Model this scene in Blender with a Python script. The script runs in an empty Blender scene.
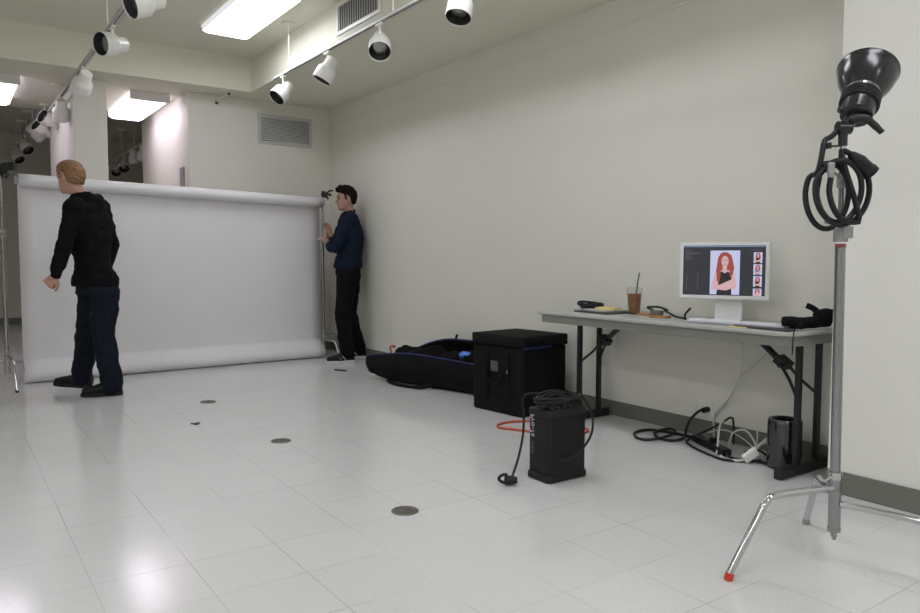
import bpy, bmesh, math, random
from mathutils import Vector, Matrix, Euler, noise
V = Vector
PI = math.pi
random.seed(7)
sc = bpy.context.scene
COL = sc.collection

# ------------------------------------------------------------------ camera
FPX, TILT, YAW, ROLL = 727.7, 0.063741, 0.61598, -0.00295
CAMZ = 1.053
def rotyaw(v):
    c, s = math.cos(YAW), math.sin(YAW)
    return V((v[0]*c + v[1]*s, -v[0]*s + v[1]*c, v[2]))
FW = rotyaw((0, math.cos(TILT), -math.sin(TILT)))
UPV = rotyaw((0, math.sin(TILT), math.cos(TILT)))
RT = rotyaw((1, 0, 0))
cr, sr = math.cos(ROLL), math.sin(ROLL)
cx = RT*cr - UPV*sr
cy = RT*sr + UPV*cr
cam = bpy.data.cameras.new('camera'); camo = bpy.data.objects.new('camera', cam); COL.objects.link(camo)
cam.sensor_width = 36.0; cam.sensor_fit = 'HORIZONTAL'; cam.lens = FPX/920*36.0
cam.clip_start = 0.05; cam.clip_end = 100
m = Matrix((cx, cy, -FW)).transposed().to_4x4(); m.translation = V((0, 0, CAMZ))
camo.matrix_world = m
sc.camera = camo
# level directions of the picture, used to describe how things lie in the room
R = V((math.cos(YAW), -math.sin(YAW), 0)); F = V((math.sin(YAW), math.cos(YAW), 0)); U = V((0, 0, 1))

# ------------------------------------------------------------------ materials
def mat(name, col, rough=0.5, metal=0.0, spec=0.5, noise_amt=0.0, nscale=20.0, bump=0.0, bscale=60.0, emit=None, estr=0.0, trans=0.0, coat=0.0, ior=None):
    M = bpy.data.materials.new(name); M.use_nodes = True
    nt = M.node_tree; b = nt.nodes['Principled BSDF']
    b.inputs['Base Color'].default_value = (*col, 1); b.inputs['Roughness'].default_value = rough
    b.inputs['Metallic'].default_value = metal; b.inputs['Specular IOR Level'].default_value = spec
    if ior: b.inputs['IOR'].default_value = ior
    if trans: b.inputs['Transmission Weight'].default_value = trans
    if coat: b.inputs['Coat Weight'].default_value = coat; b.inputs['Coat Roughness'].default_value = 0.05
    if emit: b.inputs['Emission Color'].default_value = (*emit, 1); b.inputs['Emission Strength'].default_value = estr
    if noise_amt or bump:
        tc = nt.nodes.new('ShaderNodeTexCoord')
    if noise_amt:
        n = nt.nodes.new('ShaderNodeTexNoise'); n.inputs['Scale'].default_value = nscale; n.inputs['Detail'].default_value = 4
        nt.links.new(tc.outputs['Object'], n.inputs['Vector'])
        r = nt.nodes.new('ShaderNodeMapRange'); r.inputs['From Min'].default_value = .3; r.inputs['From Max'].default_value = .7
        r.inputs['To Min'].default_value = 1-noise_amt; r.inputs['To Max'].default_value = 1+noise_amt
        nt.links.new(n.outputs['Fac'], r.inputs['Value'])
        mx = nt.nodes.new('ShaderNodeMix'); mx.data_type = 'RGBA'; mx.blend_type = 'MULTIPLY'; mx.inputs[0].default_value = 1
        mx.inputs[6].default_value = (*col, 1); nt.links.new(r.outputs[0], mx.inputs[7]); nt.links.new(mx.outputs[2], b.inputs['Base Color'])
    if bump:
        n2 = nt.nodes.new('ShaderNodeTexNoise'); n2.inputs['Scale'].default_value = bscale; n2.inputs['Detail'].default_value = 3
        nt.links.new(tc.outputs['Object'], n2.inputs['Vector'])
        bp = nt.nodes.new('ShaderNodeBump'); bp.inputs['Strength'].default_value = bump; bp.inputs['Distance'].default_value = .01
        nt.links.new(n2.outputs['Fac'], bp.inputs['Height']); nt.links.new(bp.outputs['Normal'], b.inputs['Normal'])
    return M

def floor_mat():
    M = bpy.data.materials.new('vinyl_tile'); M.use_nodes = True; nt = M.node_tree; N = nt.nodes; L = nt.links
    b = N['Principled BSDF']
    tc = N.new('ShaderNodeTexCoord'); mp = N.new('ShaderNodeMapping')
    T = .3048; mp.inputs['Location'].default_value = (-.356/T, -2.556/T, 0); mp.inputs['Scale'].default_value = (1/T, 1/T, 1)
    L.new(tc.outputs['Object'], mp.inputs['Vector'])
    fl = N.new('ShaderNodeVectorMath'); fl.operation = 'FLOOR'; L.new(mp.outputs[0], fl.inputs[0])
    fr = N.new('ShaderNodeVectorMath'); fr.operation = 'FRACTION'; L.new(mp.outputs[0], fr.inputs[0])
    wn = N.new('ShaderNodeTexWhiteNoise'); wn.noise_dimensions = '2D'; L.new(fl.outputs[0], wn.inputs['Vector'])
    sep = N.new('ShaderNodeSeparateXYZ'); L.new(fr.outputs[0], sep.inputs[0])
    def mth(op, a, bb=None):
        n = N.new('ShaderNodeMath'); n.operation = op
        for i, x in enumerate((a, bb)):
            if x is None: continue
            if isinstance(x, (int, float)): n.inputs[i].default_value = x
            else: L.new(x, n.inputs[i])
        return n.outputs[0]
    def edge(o):
        d = mth('MINIMUM', o, mth('SUBTRACT', 1.0, o)); return d
    d = mth('MINIMUM', edge(sep.outputs[0]), edge(sep.outputs[1]))
    line = mth('LESS_THAN', d, .005)
    nz = N.new('ShaderNodeTexNoise'); nz.inputs['Scale'].default_value = 1.7; nz.inputs['Detail'].default_value = 3; L.new(tc.outputs['Object'], nz.inputs['Vector'])
    rr = N.new('ShaderNodeMapRange'); rr.inputs['From Min'].default_value = .38; rr.inputs['From Max'].default_value = .62; rr.inputs['To Min'].default_value = .08; rr.inputs['To Max'].default_value = .55
    L.new(nz.outputs['Fac'], rr.inputs['Value'])
    lf = mth('MULTIPLY', line, rr.outputs[0])
    sp = N.new('ShaderNodeTexNoise'); sp.inputs['Scale'].default_value = 140; sp.inputs['Detail'].default_value = 2; L.new(tc.outputs['Object'], sp.inputs['Vector'])
    r2 = N.new('ShaderNodeMapRange'); r2.inputs['From Min'].default_value = .3; r2.inputs['From Max'].default_value = .7; r2.inputs['To Min'].default_value = .93; r2.inputs['To Max'].default_value = 1.05
    L.new(sp.outputs['Fac'], r2.inputs['Value'])
    r3 = N.new('ShaderNodeMapRange'); r3.inputs['To Min'].default_value = .985; r3.inputs['To Max'].default_value = 1.015; L.new(wn.outputs['Value'], r3.inputs['Value'])
    k = mth('MULTIPLY', r2.outputs[0], r3.outputs[0])
    mx = N.new('ShaderNodeMix'); mx.data_type = 'RGBA'; mx.blend_type = 'MULTIPLY'; mx.inputs[0].default_value = 1
    mx.inputs[6].default_value = (.635, .632, .625, 1); L.new(k, mx.inputs[7])
    m2 = N.new('ShaderNodeMix'); m2.data_type = 'RGBA'; L.new(lf, m2.inputs[0]); L.new(mx.outputs[2], m2.inputs[6]); m2.inputs[7].default_value = (.17, .165, .15, 1)
    L.new(m2.outputs[2], b.inputs['Base Color'])
    b.inputs['Roughness'].default_value = .15; b.inputs['Specular IOR Level'].default_value = .45
    n3 = N.new('ShaderNodeTexNoise'); n3.inputs['Scale'].default_value = 7; L.new(tc.outputs['Object'], n3.inputs['Vector'])
    bp = N.new('ShaderNodeBump'); bp.inputs['Strength'].default_value = .06; bp.inputs['Distance'].default_value = .01; L.new(n3.outputs['Fac'], bp.inputs['Height'])
    L.new(bp.outputs[0], b.inputs['Normal'])
    return M

WALLC = (.715, .705, .638)
M_wall = mat('wall_paint', WALLC, .55, spec=.3, noise_amt=.012, nscale=3, bump=.03, bscale=120)
M_pier = mat('pier_paint', (.755, .745, .70), .55, spec=.3, noise_amt=.01, nscale=3)
M_ceil = mat('ceiling_paint', (.72, .71, .60), .7, spec=.2, noise_amt=.01, nscale=3)
M_floor = floor_mat()
M_base = mat('rubber_baseboard', (.155, .16, .135), .5, noise_amt=.05, nscale=5)
M_white = mat('white_enamel', (.80, .79, .75), .35, noise_amt=.02)
M_fix = mat('fixture_steel', (.74, .73, .70), .4, noise_amt=.02)
M_diff = mat('lit_diffuser', (.9, .9, .9), .4, emit=(.97, .99, 1.075), estr=12.4)
M_lens = mat('lens_side', (.55, .55, .55), .5, emit=(.962, .99, 1.045), estr=.6)
M_lens2 = mat('lens_side_cool', (.55, .55, .55), .5, emit=(1.0, .88, 1.06), estr=2.0)
M_diff2 = mat('lit_diffuser_cool', (.9, .9, .9), .4, emit=(1.0, .88, 1.06), estr=6.2)
M_blackp = mat('black_baffle', (.012, .012, .012), .5, noise_amt=.1)
M_lamp = mat('lamp_glass', (.35, .34, .32), .15, metal=.7, noise_amt=.1, nscale=90)
M_vent = mat('vent_grey', (.52, .52, .50), .45, noise_amt=.03)
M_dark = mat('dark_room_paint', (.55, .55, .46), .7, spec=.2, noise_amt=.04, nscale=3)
M_ventdk = mat('vent_dark', (.10, .10, .10), .6, noise_amt=.1)
M_paper = mat('seamless_paper', (.715, .70, .715), .75, spec=.15, noise_amt=.01, nscale=4)
M_chrome = mat('chrome', (.56, .56, .57), .10, metal=1.0, noise_amt=.03, nscale=40)
M_steel = mat('satin_steel', (.33, .33, .34), .2, metal=1.0, noise_amt=.04, nscale=60)
M_cast = mat('cast_grey_metal', (.36, .36, .36), .4, metal=.8, noise_amt=.06, nscale=60)
M_rubblk = mat('black_rubber', (.010, .010, .011), .5, spec=.35, noise_amt=.1, nscale=40)
M_blkpl = mat('black_plastic', (.009, .009, .010), .4, spec=.3, noise_amt=.1, nscale=60, bump=.05, bscale=300)
M_blkgl = mat('black_gloss_enamel', (.016, .017, .018), .2, noise_amt=.08, nscale=30)
M_nylon = mat('black_nylon', (.006, .006, .007), .8, spec=.15, noise_amt=.18, nscale=25, bump=.3, bscale=45)
M_nylon2 = mat('black_padded_nylon', (.0065, .0065, .0065), .8, spec=.15, noise_amt=.12, nscale=15, bump=.15, bscale=25)
M_blue = mat('blue_lining', (.010, .018, .11), .55, noise_amt=.15, nscale=40)
M_bluesh = mat('blue_shiny', (.06, .18, .62), .25, noise_amt=.4, nscale=35)
M_orange = mat('orange_rubber', (.46, .085, .04), .45, noise_amt=.06)
M_red = mat('red_rubber', (.60, .045, .02), .45, noise_amt=.06)
M_tabletop = mat('table_laminate', (.40, .41, .375), .4, noise_amt=.05, nscale=120)
M_tabrim = mat('table_rim', (.24, .25, .22), .45, noise_amt=.05, nscale=60)
M_tableg = mat('table_leg_black', (.012, .012, .013), .4, noise_amt=.1)
M_skin = mat('skin', (.40, .22, .17), .5, noise_amt=.06, nscale=30)
M_skin2 = mat('skin_fair', (.46, .25, .19), .5, noise_amt=.06, nscale=30)
M_hairr = mat('sandy_red_hair', (.25, .13, .06), .55, noise_amt=.35, nscale=90, bump=.5, bscale=150)
M_hairb = mat('dark_hair', (.009, .007, .006), .8, spec=.15, noise_amt=.35, nscale=90, bump=.5, bscale=150)
M_hood = mat('black_fleece', (.006, .006, .007), .9, spec=.1, noise_amt=.15, nscale=18)
M_jeans = mat('dark_denim', (.007, .010, .017), .85, spec=.15, noise_amt=.3, nscale=16)
M_navy = mat('navy_shirt', (.007, .013, .028), .85, spec=.15, noise_amt=.2, nscale=18)
M_trous = mat('black_trousers', (.0055, .0055, .0065), .9, spec=.1, noise_amt=.15, nscale=18)
M_shoe = mat('black_leather', (.007, .007, .007), .55, spec=.25, noise_amt=.1)
M_sole = mat('white_sole', (.55, .55, .55), .5, noise_amt=.05)
M_eye = mat('eye', (.05, .035, .03), .15, noise_amt=.1)
M_lip = mat('lip', (.38, .14, .12), .5, noise_amt=.05)
M_mac = mat('dark_polished_shell', (.10, .10, .105), .12, metal=.9, noise_amt=.04)
M_alu = mat('silver_aluminium', (.72, .72, .72), .45, metal=.1, noise_amt=.02)
M_key = mat('white_keys', (.80, .80, .84), .4, noise_amt=.02)
M_keygap = mat('keyboard_gap', (.45, .45, .50), .5, noise_amt=.03)
M_wcable = mat('white_cable', (.60, .60, .57), .45, noise_amt=.04)
M_coffee = mat('iced_coffee', (.30, .13, .05), .25, noise_amt=.25, nscale=25, coat=.3)
M_cup = mat('clear_plastic', (.92, .92, .90), .05, trans=1.0, ior=1.15, noise_amt=.01)
M_straw = mat('green_straw', (.008, .13, .075), .4, noise_amt=.05)
M_yellow = mat('yellow_paper', (.72, .62, .24), .7, noise_amt=.04)
M_dkpaper = mat('dark_folder', (.05, .05, .055), .55, noise_amt=.12)
M_greypap = mat('grey_paper', (.48, .48, .50), .6, noise_amt=.04)
M_tan = mat('tan_card', (.42, .20, .075), .55, noise_amt=.15, nscale=40)
M_tape = mat('green_cap', (.01, .09, .07), .4, noise_amt=.1)
M_cap = mat('floor_brass', (.16, .15, .12), .35, metal=.6, noise_amt=.2, nscale=50)
M_text = mat('white_print', (.62, .62, .62), .5, noise_amt=.02)
M_textg = mat('grey_print', (.16, .16, .16), .5, noise_amt=.02)
M_plate = mat('grey_plate', (.26, .26, .29), .45, noise_amt=.03)
M_scuff = mat('dark_scrap', (.02, .02, .02), .7, noise_amt=.2)
M_label = mat('label_window', (.08, .08, .07), .3, noise_amt=.4, nscale=60)
M_redband = mat('red_band', (.22, .05, .05), .4, noise_amt=.05)
M_silverin = mat('reflector_silver', (.78, .78, .78), .3, metal=.8, noise_amt=.03)

# ------------------------------------------------------------------ mesh helpers
def NB(): return bmesh.new()
def box(bm, lo, hi, M=None):
    vs = [bm.verts.new(V((x, y, z)) if M is None else M @ V((x, y, z))) for z in (lo[2], hi[2]) for y in (lo[1], hi[1]) for x in (lo[0], hi[0])]
    for f in ((0, 2, 3, 1), (4, 5, 7, 6), (0, 1, 5, 4), (2, 6, 7, 3), (0, 4, 6, 2), (1, 3, 7, 5)): bm.faces.new([vs[i] for i in f])
def obox(bm, c, ax, ay, az):
    "box from a centre and three half-axis vectors"
    box(bm, (-1, -1, -1), (1, 1, 1), Matrix((( ax.x, ay.x, az.x, c.x), (ax.y, ay.y, az.y, c.y), (ax.z, ay.z, az.z, c.z), (0, 0, 0, 1))))
def frame(t, ref=None):
    t = t.normalized(); r = ref if ref is not None else (V((0, 0, 1)) if abs(t.z) < .9 else V((1, 0, 0)))
    a = (r - t*r.dot(t)).normalized(); return a, t.cross(a)
def rings(bm, rs, cap=True, closed=False):
    n = len(rs[0])
    vv = [[bm.verts.new(p) for p in r] for r in rs]
    pairs = list(zip(vv, vv[1:])) + ([(vv[-1], vv[0])] if closed else [])
    for a, b in pairs:
        for i in range(n): bm.faces.new((a[i], a[(i+1) % n], b[(i+1) % n], b[i]))
    if cap and not closed: bm.faces.new(vv[0][::-1]); bm.faces.new(vv[-1])
def catmull(p, k=6, closed=False):
    p = [V(x) for x in p]; out = []; n = len(p)
    for i in range(n if closed else n-1):
        a, b, c, d = (p[(i-1) % n], p[i], p[(i+1) % n], p[(i+2) % n]) if closed else (p[max(i-1, 0)], p[i], p[i+1], p[min(i+2, n-1)])
        for j in range(k):
            t = j/k; out.append(.5*((2*b) + (c-a)*t + (2*a-5*b+4*c-d)*t*t + (3*b-a-3*c+d)*t**3))
    if not closed: out.append(p[-1])
    return out
def tube(bm, pts, r, n=8, smooth=0, closed=False, flat=1.0, ref=None):
    pts = [V(p) for p in pts]
    if smooth: pts = catmull(pts, smooth, closed)
    m_ = len(pts); a = None; rs = []
    for i, p in enumerate(pts):
        t = (pts[(i+1) % m_] - pts[i-1]) if closed else (pts[min(i+1, m_-1)] - pts[max(i-1, 0)])
        if t.length < 1e-9: t = V((0, 0, 1))
        t.normalize()
        if a is None or ref is not None: a, b = frame(t, ref)
        else:
            a = (a - t*a.dot(t)); a = a.normalized() if a.length > 1e-6 else frame(t)[0]; b = t.cross(a)
        rad = r[min(i*len(r)//m_, len(r)-1)] if isinstance(r, (list, tuple)) else r
        rs.append([p + (a*math.cos(2*PI*j/n) + b*math.sin(2*PI*j/n)*flat)*rad for j in range(n)])
    rings(bm, rs, closed=closed)
def cyl(bm, p, q, r, n=20, r2=None):
    p, q = V(p), V(q); a, b = frame(q-p); r2 = r if r2 is None else r2
    rings(bm, [[c + (a*math.cos(2*PI*j/n) + b*math.sin(2*PI*j/n))*rr for j in range(n)] for c, rr in ((p, r), (q, r2))])
def lathe(bm, o, axis, prof, n=28, cap=True):
    "prof: (distance along axis, radius)"
    o = V(o); axis = V(axis).normalized(); a, b = frame(axis)
    rings(bm, [[o + axis*s + (a*math.cos(2*PI*j/n) + b*math.sin(2*PI*j/n))*max(r, 1e-4) for j in range(n)] for s, r in prof], cap=cap)
def ball(bm, c, rx, ry=None, rz=None, ax=None, seg=14):
    ry = ry or rx; rz = rz or rx; ax = ax or (V((1, 0, 0)), V((0, 1, 0)), V((0, 0, 1))); c = V(c)
    rs = []
    for i in range(1, seg):
        th = PI*i/seg
        rs.append([c + ax[0]*rx*math.sin(th)*math.cos(2*PI*j/seg) + ax[1]*ry*math.sin(th)*math.sin(2*PI*j/seg) - ax[2]*rz*math.cos(th) for j in range(seg)])
    rings(bm, rs)
def prism(bm, poly, o, ax, ay, az, h):
    "polygon (u,v) in ax, ay, extruded by az*h"
    n = len(poly); r0 = [V(o) + ax*u + ay*v for u, v in poly]
    rings(bm, [r0, [p + az*h for p in r0]])
def limb(bm, pts, rad, n=14, flat=None, ref=None):
    "tapered, round-ended limb; flat: per-point ratio of the second radius"
    pts = [V(p) for p in pts]; rad = list(rad); flat = list(flat) if flat else [1]*len(pts)
    d0 = (pts[0]-pts[1]).normalized(); d1 = (pts[-1]-pts[-2]).normalized()
    P = [pts[0]+d0*rad[0]*.9, pts[0]+d0*rad[0]*.6] + pts + [pts[-1]+d1*rad[-1]*.6, pts[-1]+d1*rad[-1]*.9]
    Q = [rad[0]*.4, rad[0]*.8] + rad + [rad[-1]*.8, rad[-1]*.4]; G = [flat[0]]*2 + flat + [flat[-1]]*2
    rs = []; a = None
    for i, p in enumerate(P):
        t = (P[min(i+1, len(P)-1)] - P[max(i-1, 0)]).normalized()
        if a is None or ref is not None: a, b = frame(t, ref)
        else: a = (a - t*a.dot(t)).normalized(); b = t.cross(a)
        rs.append([p + (a*math.cos(2*PI*j/n)*Q[i] + b*math.sin(2*PI*j/n)*Q[i]*G[i]) for j in range(n)])
    rings(bm, rs)
def slices(bm, secs, n=24, e=2.0):
    "stack of superellipse sections: (centre, side vector*half width, forward vector*half depth)"
    rs = []
    for c, s, f in secs:
        ring = []
        for j in range(n):
            t = 2*PI*j/n; ct, st = math.cos(t), math.sin(t)
            ring.append(V(c) + s*math.copysign(abs(ct)**(2/e), ct) + f*math.copysign(abs(st)**(2/e), st))
        rs.append(ring)
    rings(bm, rs)

def mesh_obj(name, me, parent=None):
    o = bpy.data.objects.new(name, me); COL.objects.link(o)
    if parent is not None:
        o.parent = parent
        o.matrix_parent_inverse = parent.matrix_basis.inverted() if parent.parent is None else (parent.parent.matrix_basis.inverted() if False else Matrix())
    return o
def obj(name, bm, m_, parent=None, smooth=True, ang=40, bevel=0, seg=2):
    bmesh.ops.recalc_face_normals(bm, faces=bm.faces)
    me = bpy.data.meshes.new(name); bm.to_mesh(me); bm.free()
    for mm in (m_ if isinstance(m_, (list, tuple)) else [m_]): me.materials.append(mm)
    if smooth:
        for p in me.polygons: p.use_smooth = True
        me.set_sharp_from_angle(angle=math.radians(ang))
    o = mesh_obj(name, me, parent)
    if bevel:
        b = o.modifiers.new('bevel', 'BEVEL'); b.width = bevel; b.segments = seg; b.limit_method = 'ANGLE'; b.angle_limit = math.radians(35); b.harden_normals = False
    return o
def remeshed(name, bm, m_, parent=None, vox=.008, smooth=6, wrinkle=0, wscale=9, dec=None):
    bmesh.ops.recalc_face_normals(bm, faces=bm.faces)
    me = bpy.data.meshes.new('tmp'); bm.to_mesh(me); bm.free()
    t = bpy.data.objects.new('tmp', me); COL.objects.link(t)
    r = t.modifiers.new('r', 'REMESH'); r.mode = 'VOXEL'; r.voxel_size = vox
    s = t.modifiers.new('s', 'SMOOTH'); s.iterations = smooth; s.factor = .5
    if dec: d = t.modifiers.new('d', 'DECIMATE'); d.ratio = dec
    dg = bpy.context.evaluated_depsgraph_get(); dg.update()
    nm = bpy.data.meshes.new_from_object(t.evaluated_get(dg)); bpy.data.objects.remove(t); bpy.data.meshes.remove(me)
    nm.name = name; nm.materials.clear(); nm.materials.append(m_)
    if wrinkle:
        for v in nm.vertices:
            q = v.co*wscale; q.z *= 1.6
            v.co += v.normal*(noise.noise(q)*wrinkle + noise.noise(q*2.3)*wrinkle*.5)
    for p in nm.polygons: p.use_smooth = True
    return mesh_obj(name, nm, parent)

def tag(o, label, cat, group=None):
    o['label'] = label; o['category'] = cat
    if group: o['group'] = group
    return o
def thing(name, label, cat, loc=(0, 0, 0), rotz=0, group=None):
    o = bpy.data.objects.new(name, None); COL.objects.link(o); o.location = loc; o.rotation_euler = (0, 0, rotz)
    o.empty_display_size = .1
    bpy.context.view_layer.update() if False else None
    o.matrix_basis = Matrix.Translation(V(loc)) @ Matrix.Rotation(rotz, 4, 'Z')
    return tag(o, label, cat, group)
def struct(name, bm, m_, parent=None, **k):
    o = obj(name, bm, m_, parent, **k)
    if parent is None: o['kind'] = 'structure'
    return o
def dup(root, name=None, matrix=None, label=None, group=None):
    r = root.copy(); COL.objects.link(r)
    if matrix is not None: r.matrix_basis = matrix
    if label: r['label'] = label
    if group: r['group'] = group
    for ch in list(root.children):
        c = ch.copy(); COL.objects.link(c); c.parent = r; c.matrix_parent_inverse = Matrix()
        for g in list(ch.children):
            d = g.copy(); COL.objects.link(d); d.parent = c
    return r

# ------------------------------------------------------------------ room
ZS, ZU = 2.78, 3.11
XR, YB, XP, YP = 3.70, 7.85, 3.28, 1.71
XL, YF, YG = -3.4, -3.2, 9.8
XA = 2.11
bm = NB(); box(bm, (XL-.2, YF-.2, -.12), (XR+.4, 13.95, 0)); struct('floor', bm, M_floor, smooth=False)
bm = NB()
box(bm, (XL-.2, YF-.2, ZU), (2.65, 7.5, ZU+.3))
box(bm, (2.65, YF-.2, ZS), (XR+.4, YB+.2, ZU+.3))
box(bm, (XL-.2, 7.5, ZS), (2.65, YG, ZU+.3))
struct('ceiling', bm, M_ceil, smooth=False)
bm = NB(); box(bm, (XR, YP-.3, 0), (XR+.2, YB+.2, ZS)); struct('wall_right', bm, M_wall, smooth=False)
bm = NB(); box(bm, (XP, YF-.2, 0), (XR+.3, YP, ZS)); struct('wall_pier', bm, M_pier, smooth=False, bevel=.006)
bm = NB(); box(bm, (XA, YB, 0), (XR, YG+.2, ZS)); struct('wall_back', bm, M_wall, smooth=False, bevel=.004)
bm = NB(); box(bm, (1.055, YB, 0), (1.343, YG-.02, ZS)); struct('wall_stub', bm, M_wall, smooth=False, bevel=.004)
bm = NB(); box(bm, (XL-.2, YF-.2, 0), (XL, 13.9, ZU)); struct('wall_left', bm, M_wall, smooth=False)
bm = NB(); box(bm, (XL, YF-.2, 0), (XP, YF, ZU)); struct('wall_front', bm, M_wall, smooth=False)
# the unlit room that opens beyond the alcove
YD = 13.75
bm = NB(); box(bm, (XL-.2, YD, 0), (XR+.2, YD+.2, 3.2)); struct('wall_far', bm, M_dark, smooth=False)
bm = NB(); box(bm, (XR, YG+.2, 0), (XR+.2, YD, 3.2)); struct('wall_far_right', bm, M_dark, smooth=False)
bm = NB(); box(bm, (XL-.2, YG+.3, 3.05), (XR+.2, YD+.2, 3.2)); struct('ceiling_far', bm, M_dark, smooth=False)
def baseb(name, lo, hi):
    bm = NB(); box(bm, lo, hi); struct(name, bm, M_base, smooth=False, bevel=.004)
baseb('baseboard_right', (XR-.008, YP, .0), (XR, YB, .10))
baseb('baseboard_pier', (XP-.008, YF, .0), (XP, YP, .105))
baseb('baseboard_back', (XA-.008, YB-.008, .0), (XR-.008, YB, .10))
baseb('baseboard_alcove', (XA-.008, YB, .0), (XA, YG-.02, .10))
baseb('baseboard_far', (XL, YD-.008, .0), (XR, YD, .10))
# narrow painted seam running along the long wall under the soffit
bm = NB(); box(bm, (XR-.012, YP, ZS-.19), (XR, YB, ZS-.165)); struct('trim_1', bm, M_wall, smooth=False, bevel=.008)

# ------------------------------------------------------------------ ceiling lights
def make_fixture(label, cx_, y0, y1, w, ztop, depth, diff, group=None):
    cy_ = (y0+y1)/2; hl = (y1-y0)/2
    t = thing('ceiling_light', label, 'ceiling light', (cx_, cy_, ztop), 0, group or 'lit box lights on the ceilings')
    bm = NB(); box(bm, (-w/2, -hl, -depth*.75), (w/2, -hl+.025, 0)); box(bm, (-w/2, hl-.025, -depth*.75), (w/2, hl, 0)); box(bm, (-w/2+.03, -hl+.02, -.03), (w/2-.03, hl-.02, 0))
    h = obj('housing', bm, M_fix, None, smooth=False, bevel=.003); h.parent = t
    bm = NB()
    pr = [(-w/2, -.012), (-w/2+.012, -depth*.8), (-w/2+.05, -depth), (w/2-.05, -depth), (w/2-.012, -depth*.8), (w/2, -.012)]
    prism(bm, [(u, v) for u, v in pr], (0, -hl+.026, 0), V((1, 0, 0)), V((0, 0, 1)), V((0, 1, 0)), 2*hl-.052)
    d = obj('diffuser', bm, [diff, M_lens2 if diff is M_diff2 else M_lens], None, smooth=False); d.parent = t
    for p in d.data.polygons:
        if p.normal.z > -.9: p.material_index = 1
    return t
G_out = 'lit ceiling lights over the near part of the room'
make_fixture('long lit ceiling light in the raised ceiling, beside the wall vent', 2.125, 5.42, 6.66, .43, ZU, .065, M_diff)
for x, y in ((2.125, 3.2), (2.125, .4), (2.125, -2.0), (-.7, 3.2), (-.7, .4), (-.7, -2.0), (-2.7, 2.2), (-2.7, -.6)):  # outermost row is added out of view, for low light reaching under the table
    make_fixture('long unseen lit light on the raised ceiling over the near floor', x, y-.61, y+.61, .44, ZU, .065, M_diff, G_out)
def alcove(label, x0, x1, y0, y1):
    t = make_fixture(label, (x0+x1)/2, y0, y1, x1-x0, ZS, .09, M_diff2)
    bm = NB(); hw = (x1-x0)/2; hl = (y1-y0)/2
    box(bm, (-hw-.004, -hl-.01, -.088), (hw+.004, -hl+.03, 0))
    for s in (-.12, .0): cyl(bm, (s, -hl-.016, -.02), (s, -hl-.008, -.02), .009, 10)
    e = obj('end_plate', bm, M_fix, None, smooth=False, bevel=.002); e.parent = t
alcove('lit box ceiling light between the wall stub and the pale alcove side wall', 1.615, 1.995, 8.12, 9.4)
alcove('lit box ceiling light in the alcove beside the dark window, clear of the wall stub', .25, .64, 8.1, 9.3)
alcove('lit box ceiling light deep in the alcove towards the outer wall', -1.2, -.8, 8.1, 9.3)

# ------------------------------------------------------------------ tracks and spotlights
def make_track(name_label, x, y0, y1, z, rods):
    t = thing('lighting_track', name_label, 'track', (x, (y0+y1)/2, z), 0, 'white lighting tracks')
    bm = NB()
    h = .011
    for lo, hi in (((-.018, h-.004), (.018, h)), ((-.018, -h), (-.013, h)), ((.013, -h), (.018, h)), ((-.018, -h), (-.006, -h+.003)), ((.006, -h), (.018, -h+.003))):
        box(bm, (lo[0], y0-(y0+y1)/2, lo[1]), (hi[0], y1-(y0+y1)/2, hi[1]))
    o = obj('rail', bm, M_white, None, smooth=False); o.parent = t
    bm = NB(); box(bm, (-.0065, y0-(y0+y1)/2+.01, -h+.001), (.0065, y1-(y0+y1)/2-.01, h-.005)); o = obj('slot', bm, M_ventdk, None, smooth=False); o.parent = t
    for yr, zt in rods:
        bm = NB(); dy = yr-(y0+y1)/2
        cyl(bm, (0, dy, h), (0, dy, zt-z), .005, 8); o = obj('suspension_rod', bm, M_white, None); o.parent = t
        bm = NB(); lathe(bm, (0, dy, zt-z-.028), (0, 0, 1), [(0, .012), (.004, .04), (.012, .058), (.0279, .06)], 20); c = obj('canopy', bm, M_ceil, None); c.parent = o
    return t
XT1, ZT1, XT2, ZT2 = .98, 2.63, 2.52, 2.70
make_track('long white track hung on rods, running into the alcove over the reddish haired man', XT1, 1.2, 9.74, ZT1, [(2.6, ZU), (5.62, ZU), (8.3, ZS), (9.45, ZS)])
make_track('white track hung on rods in the unlit room past the alcove', .97, 9.85, 13.5, 2.77, [(9.95, 3.05), (10.7, 3.05), (11.5, 3.05), (12.4, 3.05), (13.2, 3.05)])
make_track('dim white track in the unlit room, seen under the box ceiling light', 2.30, 10.3, 13.5, 2.65, [(11.39, 3.05), (12.3, 3.05), (13.2, 3.05)])
make_track('shorter white track along the soffit edge, ending beside the slatted wall vent', XT2, .6, 6.5, ZT2, [(2.5, ZU), (4.35, ZU), (6.16, ZU)])
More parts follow.
